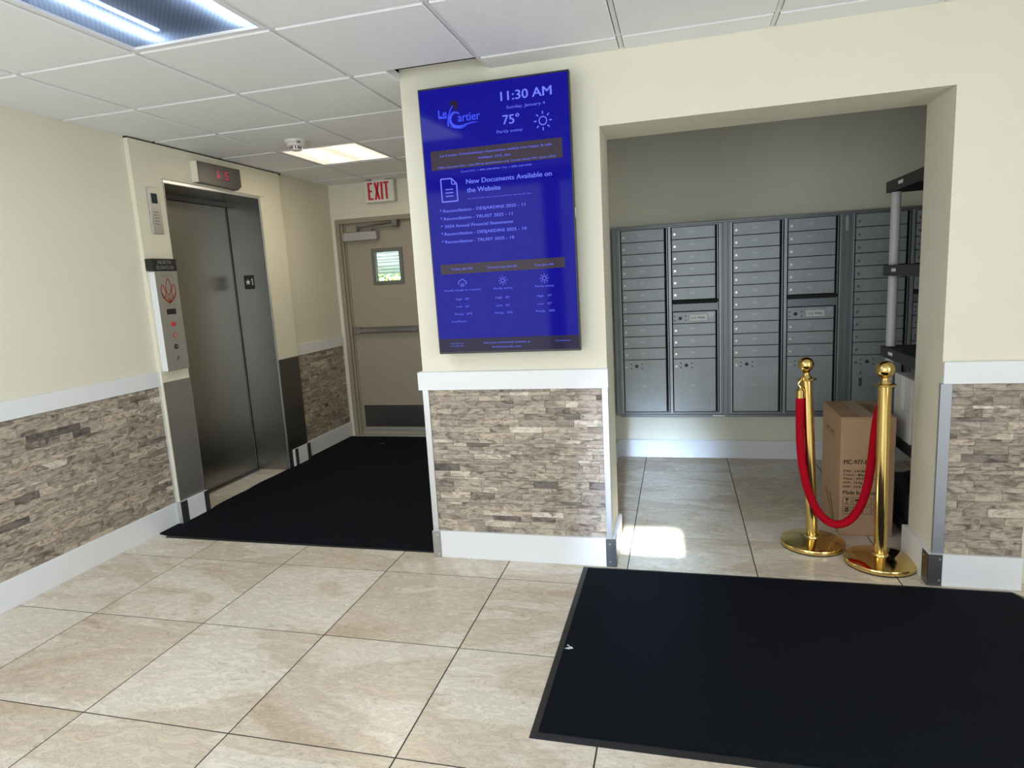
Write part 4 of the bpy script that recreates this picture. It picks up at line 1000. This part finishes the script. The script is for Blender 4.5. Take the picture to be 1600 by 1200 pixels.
P2([(gx - 0.012, gz + 0.010), (gx - 0.002, gz + 0.006), (gx + 0.012, gz + 0.012), (gx + 0.012, gz + 0.016), (gx - 0.012, gz + 0.014)]); P2([(gx - 0.008, gz + 0.018), (gx + 0.008, gz + 0.018), (gx + 0.008, gz + 0.030), (gx - 0.008, gz + 0.030)])
gx += 0.048
for k in range(3):
    a = math.radians(90 + 120 * k); p = Vector((gx, gz + 0.016)); d = Vector((math.cos(a), math.sin(a))); n_ = Vector((-d.y, d.x))
    P2([tuple(p + d * 0.006 + n_ * 0.008), tuple(p + d * 0.006 - n_ * 0.006), tuple(p + d * 0.012 - n_ * 0.004), tuple(p + d * 0.012 + n_ * 0.004)])
obj('handling_symbols', bm, M['ink'], t, label='black handling symbols in squares')
text('lettering', 'MC-977', (cx0 - 0.0002, cy1 - 0.10, 0.50), (0, -1, 0), ZA, 0.20, 0.030, M['ink_brown'], t, bold=0.02)
bm = BM()
for k in range(2):
    poly(bm, [(cx0 - 0.0008, cy1 - 0.09 - 0.10 * k, 0.165), (cx0 - 0.0008, cy1 - 0.13 - 0.10 * k, 0.165), (cx0 - 0.0008, cy1 - 0.30 - 0.04 * k, 0.03), (cx0 - 0.0008, cy1 - 0.27 - 0.04 * k, 0.03)], (1, 0, 0), 0.001)
obj('print_stripes', bm, M['ink_brown'], t)
bm = BM()
for k in range(20):
    a, b = 2 * math.pi * k / 20, 2 * math.pi * (k + 1) / 20; q = Vector((mid - 0.065, 0.76)); c2 = lambda g_, r: (q.x + r * math.cos(g_), q.y + r * 1.3 * math.sin(g_), cz1 + 0.0003)
    poly(bm, [c2(a, 0.024), c2(a, 0.029), c2(b, 0.029), c2(b, 0.024)], (0, 0, 1), 0.0006)
obj('round_stamp', bm, M['ink_brown'], t)
obj('print_patch', B(mid + 0.040, mid + 0.095, 0.60, 0.84, cz1, cz1 + 0.0006), M['ink_brown'], t)

# ------------------------------------------------------------------ brass posts and velvet rope
def stanchion(cx, cy, tx, label, r, hz, br):
    t = thing('rope_stanchion', label, 'stanchion', (cx, cy, 0), 'gold rope stanchions')
    ax = (tx - cx, 0, hz)
    obj('rubber_ring', lathe(BM(), [(0, 0), (r * 0.985, 0), (r * 0.99, 0.008), (0, 0.009)], (cx, cy, 0), 56), M['rubber'], t, smooth=True)
    obj('base', lathe(BM(), [(0, 0.006), (r * 0.99, 0.006), (r, 0.010), (r, 0.020), (r * 0.985, 0.026), (r * 0.8, 0.034), (r * 0.45, 0.041), (0.05, 0.045), (0, 0.046)], (cx, cy, 0), 64), M['brass'], t, smooth=True)
    obj('base_collar', lathe(BM(), [(0.036, 0.040), (0.034, 0.050), (0.029, 0.056), (0.029, 0.040)], (cx, cy, 0), 32, ax), M['brass'], t, smooth=True)
    obj('post', lathe(BM(), [(0.0, 0.042), (0.0275, 0.042), (0.0275, hz - 0.115), (0.0, hz - 0.114)], (cx, cy, 0), 36, ax), M['brass'], t, smooth=True)
    obj('rope_ring', lathe(BM(), [(0.0, hz - 0.116), (0.045, hz - 0.115), (0.048, hz - 0.111), (0.045, hz - 0.107), (0.028, hz - 0.104), (0.0, hz - 0.103)], (cx, cy, 0), 40, ax), M['brass'], t, smooth=True)
    obj('neck', lathe(BM(), [(0.028, hz - 0.104), (0.017, hz - 0.090), (0.015, hz - 0.080), (0.019, hz - 0.072), (0.0, hz - 0.07)], (cx, cy, 0), 32, ax), M['brass'], t, smooth=True)
    n = 16; zc = hz - br
    obj('ball_finial', lathe(BM(), [(br * math.sin(math.pi * k / n), zc - br * math.cos(math.pi * k / n)) for k in range(n + 1)], (cx, cy, 0), 36, ax), M['brass'], t, smooth=True)
    return t
stanchion(1.915, 0.367, 1.868, 'gold rope stanchion standing left of the cardboard box front', 0.153, 0.974, 0.037)
stanchion(2.176, 0.183, 2.168, 'nearer gold rope stanchion in front of the cardboard box', 0.155, 0.972, 0.040)

t = thing('velvet_rope', 'red velvet rope hanging in a deep loop between the gold posts', 'rope', (2.0, 0.30, 0.14))
def spline(P_, n=10):
    P_ = [Vector(p) for p in P_]; out = []
    for i in range(len(P_) - 1):
        a = P_[max(i - 1, 0)]; b = P_[i]; c = P_[i + 1]; d = P_[min(i + 2, len(P_) - 1)]
        for k in range(n):
            s = k / n; out.append(0.5 * ((2 * b) + (c - a) * s + (2 * a - 5 * b + 4 * c - d) * s * s + (3 * b - a - 3 * c + d) * s ** 3))
    out.append(P_[-1]); return out
pts = spline([(1.840, 0.335, 0.780), (1.8395, 0.333, 0.68), (1.845, 0.330, 0.52), (1.862, 0.325, 0.385), (1.895, 0.318, 0.265), (1.943, 0.31, 0.178), (2.000, 0.300, 0.142), (2.055, 0.290, 0.160), (2.100, 0.280, 0.225), (2.130, 0.270, 0.330), (2.146, 0.262, 0.470), (2.155, 0.255, 0.62), (2.164, 0.248, 0.71), (2.180, 0.240, 0.775)])
obj('rope', tube(BM(), pts, 0.0195, 16), M['velvet'], t, smooth=True)
def rope_end(p, q, hook_to):
    p, q = Vector(p), Vector(q)
    e_ = obj('end_cap', cyl(cyl(BM(), p, q, 0.0205, 20), q, q + (q - p) * 0.35, 0.0205, 20, 0.010), M['brass'], t, smooth=True)
    s = q + (q - p) * 0.35; h_ = Vector(hook_to)
    obj('hook', tube(BM(), spline([s, s + Vector((-0.010, 0, 0.018)), s + Vector((0.004, 0, 0.040)), h_ + Vector((0, 0, 0.008)), h_ + Vector((0.006, 0.004, -0.010))], 5), 0.0045, 8), M['brass'], t, smooth=True)
rope_end((1.8400, 0.335, 0.775), (1.8405, 0.3355, 0.812), (1.852, 0.345, 0.868))
rope_end((2.180, 0.240, 0.770), (2.182, 0.239, 0.807), (2.176, 0.226, 0.868))

# ------------------------------------------------------------------ floor mats
t = thing('floor_mat', 'large black entrance mat before the alcove opening', 'mat', (1.71, -0.65, 0))
a0, a1, b0, b1 = 0.793, 2.650, -1.262, -0.042
bm = BM(); out = [(a0, b0), (a1, b0), (a1, b1 - 0.055), (a1 - 0.03, b1), (a0, b1)]; e_ = 0.022
inn = [(a0 + e_, b0 + e_), (a1 - e_, b0 + e_), (a1 - e_, b1 - 0.055 - e_ * 0.4), (a1 - 0.03 - e_ * 0.4, b1 - e_), (a0 + e_, b1 - e_)]
v0 = [bm.verts.new((x, y, 0.0)) for x, y in out]; v1 = [bm.verts.new((x, y, 0.002)) for x, y in out]; v2 = [bm.verts.new((x, y, 0.007)) for x, y in inn]
for p, q in ((v0, v1), (v1, v2)):
    for i in range(5):
        j = (i + 1) % 5; bm.faces.new((p[i], p[j], q[j], q[i]))
bm.faces.new(v2); bm.faces.new(v0[::-1])
obj('rubber_edge', bm, M['mat_edge'], t, label='thin rubber border')
obj('pile', poly(BM(), [(x + 0.004 * sx_, y + 0.004 * sy_, 0.0071) for (x, y), (sx_, sy_) in zip(inn, ((1, 1), (-1, 1), (-1, -1), (-1, -1), (1, -1)))], (0, 0, 1), 0.003), M['mat_rug'], t)
bm = BM()
poly(bm, [(0.822, -0.772, 0.0103), (0.848, -0.756, 0.0103), (0.856, -0.768, 0.0103), (0.838, -0.776, 0.0103)], (0, 0, 1), 0.0008); poly(bm, [(0.828, -0.750, 0.0103), (0.832, -0.744, 0.0103), (0.844, -0.760, 0.0103)], (0, 0, 1), 0.0008)
obj('paper_scrap', bm, M['paper'], label='torn white paper scrap on the left edge of the entrance mat', category='litter')
t = thing('floor_mat', 'black carpet runner leading past the elevator to the exit door', 'mat', (-0.93, 1.25, 0))
XM0 = XE + 0.018
out = [(-0.012, 0.030), (-0.012, 2.490)]
for k in range(9): out.append((-0.1 - k * 0.2, 2.490 + 0.002 * math.sin(k * 2.1)))
out += [(XR2 + 0.017, 2.490), (XR2 + 0.017, YE1 + 0.02), (XM0, YE1 + 0.015), (XM0, 1.49)]
for k in range(9): out.append((XE - 0.004 + 0.004 * math.sin(k * 1.7) - 0.006 * (k in (3, 4)), 1.40 - k * 0.108))
out += [(XM0, 0.470), (XM0, YE0 - 0.02), (XL + 0.018, 0.215), (XL + 0.018, 0.062), (-1.78, 0.044)]
for k in range(8): out.append((-1.6 + k * 0.2, 0.043 - 0.0015 * k + 0.003 * math.sin(k * 2.3)))
obj('pile', poly(BM(), [(x, y, 0.0005) for x, y in out], (0, 0, 1), 0.0075), M['mat_rug'], t)
obj('rubber_edge', B(XL + 0.10, -0.02, 0.018, 0.046, 0.0003, 0.004, 0.001), M['mat_edge'], t)
obj('lint', B(-1.42, -1.37, 2.22, 2.235, 0.0082, 0.0095), M['guard'], label='small grey lint on the black runner near the exit door', category='litter')
